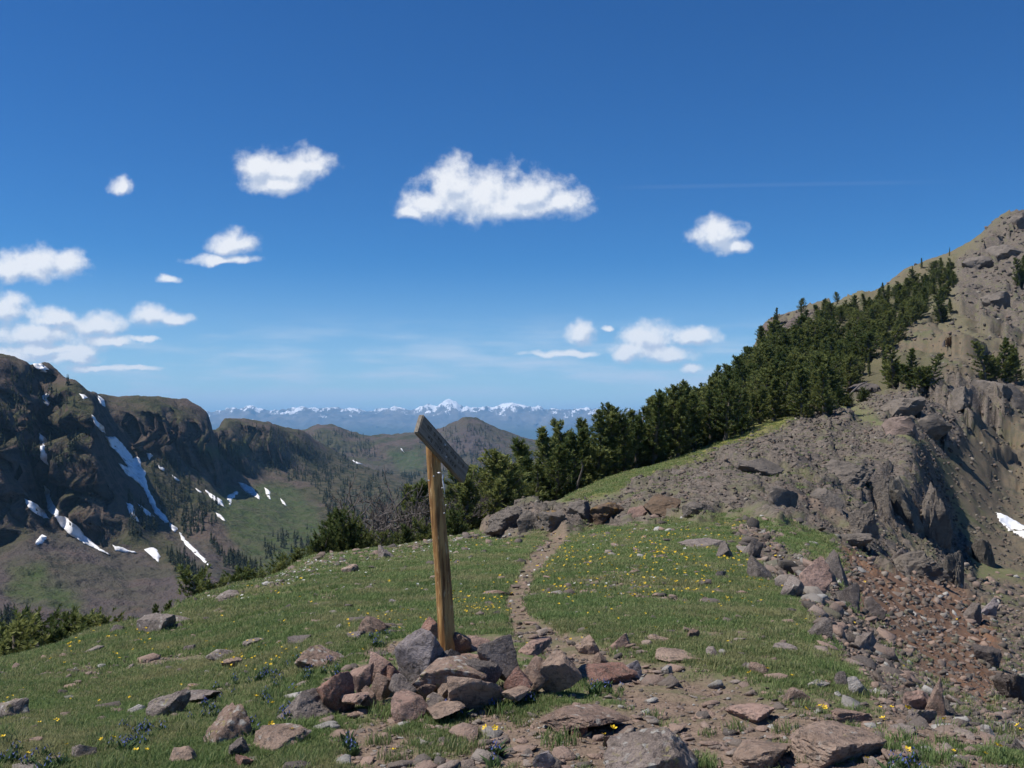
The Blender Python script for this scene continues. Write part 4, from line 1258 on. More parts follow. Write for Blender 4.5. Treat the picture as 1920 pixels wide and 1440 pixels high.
clone = lambda L: [bpy.data.objects.new(o.name, o.data) for o in L]
stones('gravel', 13500, 4.3, 36, W(np.clip(0.05 + 1.0 * m_dirt + 0.9 * m_edge + 0.5 * m_fore, 0, 1) * (1 - 0.75 * m_trail * (HYY > 9))), 2.5, 12, small_meshes, 'small pinkish and grey stones strewn over the path and bare soil', 2.2, bias=-0.1)
stones('meadow_stones', 3700, 6, 40, W(np.clip(0.25 + m_dirt - m_trail * 0.95, 0.01, 1) * (1 - m_rock)), 4, 24, stone_meshes + clone(dark_meshes), 'scattered grey and pink stones in the alpine meadow', 2.8, aspect=(0.25, 0.6), sink=0.12)
stones('scree', 10500, 6, 60, W(np.clip(m_edge + m_rav * 0.6 - m_orange * 0.25, 0, 1)), 2.5, 20, clone(stone_meshes[:6]) + clone(dark_meshes), 'loose brown and grey scree on the ravine side', 3.0, aspect=(0.4, 0.9), tilt=0.7)
stones('foreground_rubble', 1700, 4.6, 9.5, W(np.clip(0.08 + m_fore + 0.5 * m_dirt, 0, 1)), 7, 36, clone(stone_meshes), 'broken flat stones littering the foreground soil', 2.6, aspect=(0.25, 0.6), tilt=0.3)
stones('rib_rubble', 9000, 34, 110, W(m_rock), 2, 10, dark_meshes, 'broken grey rubble covering the rocky rib', 3.0, tilt=0.8, aspect=(0.4, 0.9))
stones('slope_rubble', 9000, 62, 345, W(np.clip(m_rbrown * 0.7 + m_rock + m_skyg * 0.02, 0, 1) * (1 - m_forest * 0.8)), 1.2, 11, clone(dark_meshes), 'far rubble on the steep right-hand slope', 3.2, aspect=(0.5, 0.9))

stones('rim_stones', 900, 12, 36, W(np.clip(grey_left, 0, 1)), 3, 15, clone(stone_meshes), 'pale and grey stones heaped along the left rim of the saddle', 2.2, aspect=(0.4, 0.8))
# grass -------------------------------------------------------------
def tuft(seed, blades=30, h=0.036, spread=0.06, wid=0.0024):
    r = np.random.RandomState(seed)
    V, Fc, T = [], [], []
    for b in range(blades):
        a = r.uniform(0, 6.28)
        rad = spread * math.sqrt(r.rand())
        bx, by = rad * math.cos(a), rad * math.sin(a)
        hh = h * r.uniform(0.5, 1.1)
        la = r.uniform(0, 6.28)
        ln = hh * r.uniform(0.15, 0.8)
        dxy = np.array([math.cos(la), math.sin(la)]) * ln
        sx = np.array([-math.sin(la), math.cos(la)]) * wid * r.uniform(0.7, 1.3)
        p0 = np.array([bx, by])
        i = len(V)
        t = r.rand()
        for (k, z, w_) in ((0, -0.01, 1.0), (0.35, 0.62, 0.8)):
            c = p0 + dxy * k
            V += [(c[0] - sx[0] * w_, c[1] - sx[1] * w_, z * hh), (c[0] + sx[0] * w_, c[1] + sx[1] * w_, z * hh)]
            T += [t, t]
        c = p0 + dxy
        V.append((c[0], c[1], hh * 0.95))
        T.append(t)
        Fc += [(i, i + 1, i + 3), (i, i + 3, i + 2), (i + 2, i + 3, i + 4)]
    return np.array(V), np.array(Fc), T


def tinted(name, V, Fc, T, mat, link=False, parent=None):
    o = mesh_obj(name, V, Fc, mat, parent=parent, smooth_shade=False, link=link)
    a = o.data.attributes.new('tint', 'FLOAT', 'POINT')
    a.data.foreach_set('value', np.asarray(T, np.float32)[:len(o.data.vertices)])
    return o


tufts = [tinted('grass_tuft', *tuft(k), M_GRASS) for k in range(6)]
patch = fbm(np.stack([HX.ravel() * 0.9, HYY.ravel() * 0.9, np.full(HX.size, 3.0)], 1), 4).reshape(shp)
P_CAIRN = [(585, 1345), (610, 1255), (700, 1225), (760, 1180), (1000, 1190), (1095, 1255), (1060, 1295), (950, 1330), (860, 1352), (640, 1350)]
m_cairn = polymask(HPX, hp, P_CAIRN, 10)
lushness = (1 - 0.9 * m_cairn) * np.clip(0.42 + 1.9 * patch, 0.05, 1.0) * grassy ** 2 * (1 - np.clip(m_trail * 2.2, 0, 1))
px, Y, pt = hill_points(66000, 4.2, 40, W(lushness), -250, 2050, bias=-0.12)
m = len(px)
s = np.clip(Y / 8.5, 0.75, 3.0) * rng.uniform(0.7, 1.35, m)
hh = np.clip(Y / 8.5, 0.85, 1.8) * rng.uniform(0.55, 1.25, m)
scatter('meadow_grass', pt, rot_rand(m, 0.15), np.stack([s, s, hh], 1), rng.randint(0, 6, m), tufts, 'short green alpine grass covering the saddle', 'grass')
big = [tinted('tall_tuft', *tuft(40 + k, 60, 0.075, 0.075, 0.0028), M_GRASS) for k in range(3)]
px, Y, pt = hill_points(420, 4.6, 14, W(np.clip(lushness * 0.6 + 0.2 * m_fore, 0, 1)), -40, 1900)
extra = [(1030, 1275), (1012, 1270), (1040, 1290), (700, 1325), (745, 1345), (680, 1330), (800, 1360), (640, 1325), (985, 1310), (935, 1335), (1600, 1365), (1690, 1395), (560, 1370), (480, 1350), (1225, 1345)]
ey = hill_hit([e[0] for e in extra], [e[1] for e in extra])
ep = np.array([[(e[0] - CX) / F * y, y, (HY - e[1]) / F * y] for e, y in zip(extra, ey)])
pt = np.concatenate([pt, ep])
m = len(pt)
s = rng.uniform(0.5, 1.1, m)
scatter('tall_grass', pt, rot_rand(m, 0.15), np.stack([s, s, s], 1), rng.randint(0, 3, m), big, 'taller grass tufts beside the rocks', 'grass')
px, Y, pt = hill_points(3500, 42, 115, W(np.clip(m_lush + 0.06 * m_rock, 0, 1)), 1000, 1640)
m = len(px)
s = rng.uniform(2.5, 5.5, m)
scatter('ridge_grass', pt, rot_rand(m, 0.1), np.stack([s, s, s * 0.55], 1), rng.randint(0, 6, m), clone(tufts), 'yellow-green grass strip along the foot of the wood', 'grass')


# flowers -----------------------------------------------------------
def flower_mesh(kind):
    V, Fc = [], []
    if kind == 'yellow':
        for k in range(5):
            a = k * 1.2566
            i = len(V)
            for (r, z, da) in ((0.002, 0.0, 0), (0.011, 0.004, 0.5), (0.014, 0.008, 0), (0.011, 0.004, -0.5)):
                V.append((r * math.cos(a + da), r * math.sin(a + da), z))
            Fc += [(i, i + 1, i + 2), (i, i + 2, i + 3)]
        i = len(V)
        V += [(0.004 * math.cos(q_), 0.004 * math.sin(q_), 0.005) for q_ in (0, 2.1, 4.2)]
        Fc.append((i, i + 1, i + 2))
    else:
        for k in range(7):
            a = k * 2.4
            z = 0.03 - 0.005 * k
            r = 0.004 + 0.0016 * k
            i = len(V)
            c = np.array([r * math.cos(a), r * math.sin(a), z])
            d = np.array([math.cos(a), math.sin(a), -1.2]) * 0.011
            sd = np.array([-math.sin(a), math.cos(a), 0]) * 0.004
            for p_ in (c, c + d - sd, c + d + sd):
                V.append(tuple(p_))
            Fc.append((i, i + 1, i + 2))
    return np.array(V), np.array(Fc)


def stem_mesh(h):
    return np.array([(-0.0012, 0, -h), (0.0012, 0, -h), (0.0008, 0, 0.002), (-0.0008, 0, 0.002), (0, -0.0012, -h), (0, 0.0012, -h), (0, 0.0008, 0.002), (0, -0.0008, 0.002)]), np.array([(0, 1, 2, 3), (4, 5, 6, 7)])


P_YEL = [(1050, 1000), (1400, 985), (1470, 1050), (1430, 1130), (1060, 1130), (1010, 1090)]
yel = np.maximum.reduce([0.05 + 0 * HPX, 0.95 * polymask(HPX, hp, P_YEL, 30), 0.6 * polymask(HPX, hp, [(840, 1110), (960, 1110), (960, 1190), (850, 1190)], 20),
                         0.5 * polymask(HPX, hp, [(640, 1150), (780, 1140), (760, 1215), (640, 1210)], 15), 0.7 * polymask(HPX, hp, [(390, 1205), (560, 1205), (560, 1275), (400, 1270)], 15),
                         0.5 * polymask(HPX, hp, [(90, 1200), (290, 1180), (300, 1230), (100, 1255)], 12), 0.6 * polymask(HPX, hp, [(890, 1000), (1010, 1000), (960, 1030), (860, 1030)], 8)])
clump = smooth(fbm(np.stack([HX.ravel() * 1.1, HYY.ravel() * 1.1, np.full(HX.size, 21.0)], 1), 3).reshape(shp), -0.02, 0.28)
px, Y, pt = hill_points(800, 7.5, 38, W(yel * (0.12 + 0.88 * clump) * np.clip(grassy + 0.1, 0, 1)), 0, 1850)
m = len(px)
pt[:, 2] += 0.075
s = np.clip(Y / 11, 0.8, 1.8) * rng.uniform(0.7, 1.3, m)
fl = mesh_obj('yellow_blossom', *flower_mesh('yellow'), M_YEL, smooth_shade=False, link=False)
scatter('yellow_flowers', pt, rot_rand(m, 0.6), np.stack([s, s, s], 1), np.zeros(m), [fl], 'small yellow wildflowers sprinkled through the meadow', 'flowers')
blue_spots = [(470, 1290, 60, 22), (520, 1272, 30, 14), (400, 1345, 40, 20), (445, 1362, 30, 16), (235, 1405, 30, 12), (270, 1380, 24, 14), (600, 1270, 30, 12), (715, 1202, 24, 10), (940, 1325, 16, 8), (985, 1320, 18, 8), (850, 1340, 16, 6), (655, 1405, 10, 8), (925, 1425, 8, 8), (1130, 1295, 16, 8), (530, 1345, 16, 10), (1060, 1360, 8, 6), (30, 1440, 60, 20), (600, 1248, 30, 10), (1700, 1440, 20, 12)]
bp = []
for (x, y, rx, ry) in blue_spots:
    k = int(3 + rx * 0.26)
    bp.append(np.stack([x + rng.normal(0, 0.8, k) * rx, y + rng.normal(0, 0.8, k) * ry], 1))
bp = np.concatenate(bp)
by = hill_hit(bp[:, 0], bp[:, 1])
ok = np.isfinite(by) & (by < 15)
bp, by = bp[ok], by[ok]
pt = np.stack([(bp[:, 0] - CX) / F * by, by, (HY - bp[:, 1]) / F * by + 0.05], 1)
m = len(pt)
s = rng.uniform(0.75, 1.3, m)
fl = mesh_obj('blue_blossom', *flower_mesh('blue'), M_BLUE, smooth_shade=False, link=False)
scatter('blue_flowers', pt, rot_rand(m, 0.35), np.stack([s, s, s], 1), np.zeros(m), [fl], 'small deep blue bell flowers among grass in the foreground', 'flowers')
lf = tinted('leaf_tuft', *tuft(77, 22, 0.09, 0.03, 0.009), M_LEAF)
pt2 = pt.copy()
pt2[:, 2] -= 0.055
s = rng.uniform(0.6, 1.1, m)
scatter('flower_leaves', pt2, rot_rand(m, 0.2), np.stack([s, s, s * 0.8], 1), np.zeros(m), [lf], 'green strap leaves under the blue flowers', 'leaves')
px, Y, pt = hill_points(260, 14, 36, W(np.clip(grey_left + 0.03, 0, 1)), 0, 1500)
m = len(px)
pt[:, 2] += 0.05
s = np.clip(Y / 9, 1.0, 2.6) * rng.uniform(0.7, 1.2, m)
fl = mesh_obj('white_blossom', *flower_mesh('yellow'), M_WHITE, smooth_shade=False, link=False)
scatter('white_flowers', pt, rot_rand(m, 0.5), np.stack([s, s, s], 1), np.zeros(m), [fl], 'tiny white flowers on the stony rim', 'flowers')
# the near yellow flowers one can pick out one by one
ym = mesh_obj('petals', *flower_mesh('yellow'), M_YEL, smooth_shade=False, link=False).data
sm_ = mesh_obj('stem', *stem_mesh(0.085), M_STEM, smooth_shade=False, link=False).data
for (x, y, s) in [(480, 1304, 1.0), (510, 1318, 1.1), (555, 1288, 0.9), (508, 1361, 1.3), (547, 1371, 0.8), (255, 1412, 1.1), (275, 1411, 0.8), (213, 1386, 0.9), (190, 1390, 0.8), (125, 1400, 0.8), (105, 1349, 1.0), (110, 1351, 0.9), (74, 1355, 0.9), (6, 1384, 1.0), (52, 1417, 0.8), (928, 1332 + 38, 1.2), (910, 1369, 1.2), (737, 1412, 1.0), (1150, 1370, 1.3), (1133, 1382, 0.9), (1511, 1331, 1.0), (1546, 1329, 1.2), (1537, 1326, 0.9), (1405, 1260, 1.3), (1439, 1252, 0.9), (1485, 1266, 1.0), (1655, 1350, 1.1), (1660, 1353, 1.0), (1671, 1328, 1.0), (1702, 1330, 1.4), (1770, 1351, 1.0), (1650, 1328, 0.8), (1870, 1404, 1.2), (1876, 1406, 1.0), (1908, 1360, 1.1), (1912, 1369, 1.1), (1702, 1412, 1.2), (1704, 1417, 1.0), (1626, 1429, 0.9), (1788, 1415, 0.7), (1848, 1420, 0.8)]:
    y0 = float(hill_hit([x], [y + 24])[0])
    if not np.isfinite(y0):
        continue
    e = empty('yellow_flower', (pix(x, y, y0)[0], y0, float(hill_sample(HZ, x, y0)[0])), rng.uniform(0, 6))
    near = min(ROCKS, key=lambda r_: (r_[0] - x) ** 2 + (r_[1] - y) ** 2)
    side = ('left of' if x < near[0] - 14 else 'right of' if x > near[0] + 14 else 'above' if y < near[1] else 'below')
    tag(e, 'yellow flower %s the %s' % (side, near[2]) if len(near[2].split()) < 12 else 'yellow flower %s the %s' % (side, ' '.join(near[2].split()[:9])), 'flower', 'single yellow foreground flowers')
    for nm, me in (('petals', ym), ('stem', sm_)):
        c = bpy.data.objects.new(nm, me)
        COL.objects.link(c)
        c.parent = e
        c.location = (0, 0, 0.08)
        if nm == 'petals':
            c.scale = (1.1 * s,) * 3
            c.rotation_euler = (rng.uniform(-0.2, 0.8), rng.uniform(-0.4, 0.4), 0)

# ------------------------------------------------------------------ the signpost
M_POST, nt, g, B = material('stained_post_wood', 0.7, 0.3)
tc = mk(nt, 'ShaderNodeTexCoord').outputs['Object']
n1 = g.noise(g.vmath('MULTIPLY', tc, (26, 26, 2.2)), 1.0, 6, 0.65)
n2 = g.noise(g.vmath('MULTIPLY', tc, (60, 60, 9)), 1.0, 5, 0.7)
n3 = g.noise(tc, 3.5, 4)
c = g.mix(g.ramp(n1, 0.38, 0.62), (0.15, 0.068, 0.022), (0.47, 0.265, 0.095))
c = g.mix(g.math('MULTIPLY', g.ramp(n2, 0.56, 0.68), 0.75), c, (0.62, 0.46, 0.25))
c = g.mix(g.math('MULTIPLY', g.ramp(n3, 0.5, 0.75), 0.5), c, (0.12, 0.058, 0.022))
nt.links.new(c, B.inputs['Base Color'])
nt.links.new(g.bump(g.math('ADD', n1, n2), 0.7, 0.006), B.inputs['Normal'])
M_CRACK = flat_mat('crack_dark', (0.035, 0.022, 0.012), 0.95)
M_BOARD, nt, g, B = material('grey_weathered_board', 0.85, 0.2)
tc = mk(nt, 'ShaderNodeTexCoord').outputs['Object']
n1 = g.noise(g.vmath('MULTIPLY', tc, (3.0, 60, 45)), 1.0, 6, 0.65)
n2 = g.noise(g.vmath('MULTIPLY', tc, (9, 40, 14)), 1.0, 4, 0.7)
c = g.mix(g.ramp(n1, 0.3, 0.7), (0.135, 0.115, 0.092), (0.27, 0.24, 0.20))
c = g.mix(g.math('MULTIPLY', g.ramp(n2, 0.60, 0.70), 0.6), c, (0.07, 0.055, 0.04))
nt.links.new(c, B.inputs['Base Color'])
nt.links.new(g.bump(n1, 0.7, 0.004), B.inputs['Normal'])
M_GROOVE = flat_mat('routed_letter', (0.085, 0.066, 0.048), 0.95)
M_NAIL = flat_mat('nail_steel', (0.45, 0.45, 0.44), 0.35, 0.6)
M_RIBBON = flat_mat('white_ribbon', (0.70, 0.71, 0.76), 0.5, 0.3)

PY_ = 6.75
base = pix(835, 1240, PY_)
foot = pix(836, 1196, PY_)
top = pix(812, 818, PY_)
signpost = empty('signpost', base)
tag(signpost, 'leaning brown wooden post with a tilted grey signboard rising from the cairn', 'signpost')
ax = (top - foot).normalized()
up_len = (top - foot).length
nseg, nring = 40, 28
V, Fc = [], []
e1 = Vector((1, 0, 0))
e1 = (e1 - ax * e1.dot(ax)).normalized()
e2 = ax.cross(e1)
start = foot - ax * 0.30
total = up_len + 0.30
for i in range(nseg + 1):
    t = i / nseg
    r0 = (0.0600 - 0.0150 * t)
    cpt = start + ax * (total * t)
    sway = 0.006 * math.sin(t * 5.0)
    for j in range(nring):
        a = 2 * math.pi * j / nring
        rr = r0 * (1 + 0.035 * math.sin(3 * a + 4 * t) + 0.02 * math.sin(7 * a - 9 * t))
        # drying cracks running up the grain
        for (ca, cw, dpt) in ((-1.32 + 0.10 * math.sin(t * 7), 0.16, 0.34), (-0.75 + 0.08 * math.sin(t * 11 + 1), 0.13, 0.22)):
            dd = (a - ca + math.pi) % (2 * math.pi) - math.pi
            rr *= 1 - dpt * math.exp(-(dd / cw) ** 2) * (0.35 + 0.65 * (math.sin(t * 9 + ca) > -0.4))
        V.append(cpt + e1 * (rr * math.cos(a) + sway) + e2 * rr * math.sin(a) - base)
for i in range(nseg):
    for j in range(nring):
        Fc.append((i * nring + j, i * nring + (j + 1) % nring, (i + 1) * nring + (j + 1) % nring, (i + 1) * nring + j))
post = mesh_obj('post', [tuple(v) for v in V], Fc, M_POST, signpost)
cap = mesh_obj('post_top', [tuple(V[nseg * nring + j]) for j in range(nring)] + [tuple(top + ax * 0.004 - base)], [(j, (j + 1) % nring, nring) for j in range(nring)], M_BOARD, signpost)


def boxmesh(x0, x1, y0, y1, z0, z1, bev=0.0, jitter=0.0, nx=1):
    bm = bmesh.new()
    bmesh.ops.create_cube(bm, size=1.0)
    for v in bm.verts:
        v.co = ((x0 + x1) / 2 + v.co.x * (x1 - x0), (y0 + y1) / 2 + v.co.y * (y1 - y0), (z0 + z1) / 2 + v.co.z * (z1 - z0))
    if nx > 1:
        bmesh.ops.subdivide_edges(bm, edges=[e for e in bm.edges if abs((e.verts[0].co - e.verts[1].co).x) > 0.5 * (x1 - x0)], cuts=nx)
    if bev:
        bmesh.ops.bevel(bm, geom=bm.edges[:], offset=bev, segments=2, affect='EDGES')
    if jitter:
        for v in bm.verts:
            v.co += Vector((random.uniform(-1, 1), random.uniform(-1, 1), random.uniform(-1, 1))) * jitter
    return bm


def bm_obj(name, bm, mat, parent, smooth_shade=False):
    me = bpy.data.meshes.new(name)
    bm.to_mesh(me)
    bm.free()
    me.materials.append(mat)
    if smooth_shade:
        me.polygons.foreach_set('use_smooth', np.ones(len(me.polygons), bool))
    o = bpy.data.objects.new(name, me)
    COL.objects.link(o)
    o.parent = parent
    return o


# the board: its long edge recedes to the right and slopes down about 30 degrees
yaw = math.radians(64)
slope = math.radians(30)
bx = Vector((math.cos(yaw) * math.cos(slope), math.sin(yaw) * math.cos(slope), -math.sin(slope)))
by_ = Vector((-math.sin(yaw), math.cos(yaw), 0))          # away from the camera side
bz = bx.cross(by_)
ctr = pix(829.5, 844, PY_ - 0.02)
L, Hb, Tb = 0.71, 0.135, 0.038
rotm = Matrix((bx, by_, bz)).transposed()
board = bm_obj('signboard', boxmesh(-L / 2, L / 2, -Tb / 2, Tb / 2, -Hb / 2, Hb / 2, 0.005, 0.0012, 8), M_BOARD, signpost)
board.matrix_local = Matrix.Translation(ctr - base) @ rotm.to_4x4()
board['label'] = 'grey weathered board with worn routed lettering'
# worn, unreadable routed strokes on its face, one small row above another
gb = bmesh.new()
rr_ = random.Random(3)
for (zr, x0, x1) in ((0.027, -0.27, 0.27), (-0.027, -0.23, 0.20)):
    x = x0
    while x < x1:
        hgt_ = 0.030
        for k in range(2):
            xa = x + k * 0.014
            bmesh.ops.create_cube(gb, size=1.0, matrix=Matrix.Translation((xa, -Tb / 2 + 0.0006, zr + rr_.uniform(-0.003, 0.003))) @ Matrix.Diagonal((0.0045, 0.004, hgt_ * rr_.uniform(0.6, 1.0), 1)))
        if rr_.random() < 0.6:
            bmesh.ops.create_cube(gb, size=1.0, matrix=Matrix.Translation((x + 0.007, -Tb / 2 + 0.0006, zr + rr_.choice((-0.012, 0, 0.012)))) @ Matrix.Diagonal((0.014, 0.004, 0.0045, 1)))
        x += rr_.choice((0.032, 0.034, 0.036, 0.062))
let = bm_obj('worn_lettering', gb, M_GROOVE, board)
for (x, z) in ((-0.02, 0.03), (0.03, -0.035)):
    bm = bmesh.new()
    bmesh.ops.create_cone(bm, cap_ends=True, segments=10, radius1=0.009, radius2=0.007, depth=0.008)
    nl = bm_obj('bolt', bm, M_NAIL, board)
    nl.rotation_euler = (math.radians(90), 0, 0)
    nl.location = (x, -Tb / 2 - 0.003, z)
# staples left in the post
for (x, y) in ((813, 893), (804, 901), (836, 947), (829, 915), (833, 962)):
    bm = bmesh.new()
    bmesh.ops.create_icosphere(bm, subdivisions=1, radius=0.0065)
    nl = bm_obj('nail', bm, M_NAIL, signpost)
    nl.location = pix(x, y, PY_ - 0.055) - base
# a torn white ribbon hanging down the shaded side
path = [(821.5, 887, -0.065), (825, 886, -0.07), (829.5, 888, -0.066), (831, 893, -0.06), (830, 897, -0.06), (831, 905, -0.058), (832.5, 914, -0.055), (833.5, 921, -0.05), (834, 928, -0.05)]
wid = [0.012, 0.014, 0.014, 0.013, 0.009, 0.012, 0.010, 0.006, 0.002]
V, Fc = [], []
for (x, y, d), w_ in zip(path, wid):
    c_ = pix(x, y, PY_ + d)
    V += [tuple(c_ + Vector((-w_ / 2, 0, 0.004))), tuple(c_ + Vector((w_ / 2, -0.008, -0.003))), tuple(c_ + Vector((0.0, -0.012, 0.0)))]
for i in range(len(path) - 1):
    a = i * 3
    Fc += [(a, a + 2, a + 5, a + 3), (a + 2, a + 1, a + 4, a + 5)]
ribbon = mesh_obj('ribbon', V, Fc, M_RIBBON, smooth_shade=True)
tag(ribbon, 'torn white ribbon tied high on the right side of the post', 'ribbon')

# ------------------------------------------------------------------ pines
def tube(V, Fc, T, pts, rads, sides=5, tint=0.5):
    i0 = len(V)
    n = len(pts)
    for k, (p, r) in enumerate(zip(pts, rads)):
        d = (pts[min(k + 1, n - 1)] - pts[max(k - 1, 0)])
        d = d / (np.linalg.norm(d) + 1e-9)
        a = np.cross(d, [0.3, 0.9, 0.2])
        a /= np.linalg.norm(a) + 1e-9
        b = np.cross(d, a)
        for j in range(sides):
            th = 2 * math.pi * j / sides
            V.append(p + r * (a * math.cos(th) + b * math.sin(th)))
            T.append(tint)
    for k in range(n - 1):
        for j in range(sides):
            q0 = i0 + k * sides + j
            q1 = i0 + k * sides + (j + 1) % sides
            Fc.append((q0, q1, q1 + sides))
            Fc.append((q0, q1 + sides, q0 + sides))


def needle_tuft(V, Fc, T, p, d, size, r, n=18):
    """a bottle-brush end of a twig"""
    d = d / np.linalg.norm(d)
    a = np.cross(d, [0.31, 0.7, 0.44])
    a /= np.linalg.norm(a)
    b = np.cross(d, a)
    t0 = r.rand() * 0.8
    for k in range(n):
        th = r.uniform(0, 6.28)
        sp = r.uniform(0.2, 0.95)
        nd = d * math.cos(sp) + (a * math.cos(th) + b * math.sin(th)) * math.sin(sp)
        sd = np.cross(nd, d + 0.01)
        sd /= np.linalg.norm(sd) + 1e-9
        o_ = p - d * size * r.uniform(0, 0.7)
        ln = size * r.uniform(0.55, 1.0)
        w_ = size * r.uniform(0.055, 0.095)
        i = len(V)
        V += [o_ - sd * w_ * 0.4, o_ + sd * w_ * 0.4, o_ + nd * ln * 0.7 + sd * w_, o_ + nd * ln, o_ + nd * ln * 0.7 - sd * w_]
        t = min(1.0, max(0.0, t0 + r.uniform(-0.1, 0.2)))
        T += [t] * 5
        Fc += [(i, i + 1, i + 2), (i, i + 2, i + 4), (i + 2, i + 3, i + 4)]


def pine_shape(seed, H=5.0, width=0.30, stems=1, nb=58, low=0.06, tsize=0.30, form='cone', wind=0.12):
    r = np.random.RandomState(seed)
    tv, tf, tt = [], [], []
    cv, cf, ct = [], [], []
    for s_ in range(stems):
        hs = H * (1.0 if s_ == 0 else r.uniform(0.55, 0.92))
        lean = np.array([r.uniform(-1, 1), r.uniform(-1, 1)]) * (0.05 if stems == 1 else 0.22) * hs
        basep = np.array([r.uniform(-1, 1), r.uniform(-1, 1), 0]) * (0 if stems == 1 else 0.10 * H)
        n = 7
        pts = []
        for k in range(n):
            t = k / (n - 1)
            pts.append(basep + np.array([lean[0] * t ** 1.3 + wind * hs * 0.3 * t * t + r.uniform(-1, 1) * 0.012 * hs, lean[1] * t ** 1.3 + r.uniform(-1, 1) * 0.012 * hs, hs * t - 0.4 * (k == 0)]))
        rad = [0.028 * H * (1 - t) ** 0.8 + 0.004 * H for t in np.linspace(0, 1, n)]
        tube(tv, tf, tt, pts, rad, 6)
        P = np.array(pts)
        for b in range(nb):
            t = low + (0.985 - low) * (b + r.rand()) / nb
            c_ = np.array([np.interp(t, np.linspace(0, 1, n), P[:, q_]) for q_ in range(3)])
            az = b * 2.4 + r.uniform(-0.5, 0.5)
            if form == 'cone':
                R_ = width * H * (0.16 + 0.84 * (1 - t) ** 0.75) * (0.5 + 0.5 * smooth(np.array([t]), low - 0.02, low + 0.14)[0])
            elif form == 'round':
                R_ = width * H * (0.22 + 0.9 * math.sin(math.pi * min(1, 0.08 + t * 0.95)) ** 0.7)
            else:
                R_ = width * H * (0.30 + 0.7 * (1 - t) ** 0.5)
            R_ *= r.uniform(0.55, 1.12) * (1 + wind * 1.2 * math.cos(az))
            el0 = r.uniform(0.0, 0.35) + 0.5 * t
            bend = r.uniform(0.5, 1.0)
            p = c_.copy()
            bp_ = [p]
            m_ = 4
            for k in range(m_):
                el = el0 + bend * (k / m_) ** 1.2
                p = p + np.array([math.cos(az) * math.cos(el), math.sin(az) * math.cos(el), math.sin(el)]) * R_ / m_
                bp_.append(p)
            tube(tv, tf, tt, bp_, [0.0065 * H * (1 - t) + 0.0022 * H] + [0.0045 * H * (1 - t) + 0.0016 * H] * (m_ - 1) + [0.0012 * H], 3)
            for k in range(1, m_ + 1):
                d = bp_[k] - bp_[k - 1]
                for q_ in range(1 + (k < m_) + (k == 2)):
                    jd = d / np.linalg.norm(d) + r.normal(size=3) * (0.10 if k == m_ and q_ == 0 else 0.62)
                    jd[2] = abs(jd[2]) * 0.7 + 0.22
                    off = r.normal(size=3) * 0.055 * R_ * (0 if k == m_ else 1)
                    needle_tuft(cv, cf, ct, bp_[k] + off, jd, tsize * r.uniform(0.7, 1.25), r)
        needle_tuft(cv, cf, ct, P[-1] + np.array([0, 0, 0.05]), np.array([0.05, 0, 1.0]), tsize * 1.2, r, 16)
    return (np.array(tv), np.array(tf), tt), (np.array(cv), np.array(cf), ct)


PROTO = {}
for key, kw in {
    'a': dict(seed=1, H=6.0, width=0.23, nb=60, tsize=0.29), 'b': dict(seed=2, H=6.0, width=0.27, nb=62, tsize=0.31, low=0.10),
    'c': dict(seed=3, H=6.0, width=0.22, stems=2, nb=44, tsize=0.31), 'd': dict(seed=4, H=6.0, width=0.25, stems=3, nb=32, tsize=0.32, form='col'),
    'e': dict(seed=5, H=6.0, width=0.20, nb=64, tsize=0.27, low=0.04), 'f': dict(seed=6, H=6.0, width=0.30, nb=58, tsize=0.32, form='round', low=0.16),
    'g': dict(seed=7, H=6.0, width=0.25, stems=2, nb=46, tsize=0.31, low=0.08, wind=0.25), 'slim': dict(seed=8, H=6.0, width=0.12, nb=50, tsize=0.28, low=0.03),
    'bush1': dict(seed=11, H=2.0, width=0.50, stems=4, nb=34, tsize=0.135, form='col', low=0.02), 'bush2': dict(seed=12, H=2.0, width=0.46, stems=5, nb=28, tsize=0.135, form='col', low=0.02),
    'bush3': dict(seed=13, H=2.0, width=0.42, stems=3, nb=40, tsize=0.13, form='cone', low=0.03),
}.items():
    (tv, tf, tt), (cv, cf, ct) = pine_shape(**kw)
    PROTO[key] = (mesh_obj('trunk', tv, tf, M_BARK, link=False).data, tinted('crown', cv, cf, ct, M_NEEDLE).data, kw['H'])


def pine(key, x, y, height, label, group=None, z=None, wide=1.0, name='pine_tree', cat='tree', rz=None, sink=0.1):
    zz = float(hill_z([x], [y])[0]) if z is None else z
    o = empty(name, (x, y, zz - sink * height * 0.3), rng.uniform(0, 6.28) if rz is None else rz)
    s = height / PROTO[key][2]
    o.scale = (s * wide, s * wide, s)
    tag(o, label, cat, group)
    for nm, me in (('trunk', PROTO[key][0]), ('crown', PROTO[key][1])):
        c = bpy.data.objects.new(nm, me)
        COL.objects.link(c)
        c.parent = o
    return o


def pine_px(key, px, base_py, top_py, label, group=None, Y=None, **kw):
    """a pine whose foot stands on the hillside and whose tip reaches row top_py"""
    if Y is None:
        Y = float(hill_hit([px], [base_py])[0])
        if not np.isfinite(Y):
            return None
    x = (px - CX) / F * Y
    z = float(hill_sample(HZ, px, Y)[0])
    h = (HY - top_py) / F * Y - z
    return pine(key, x, Y, max(h, 0.5) * 1.03, label, group, **kw)


keys = list('abcdefg')
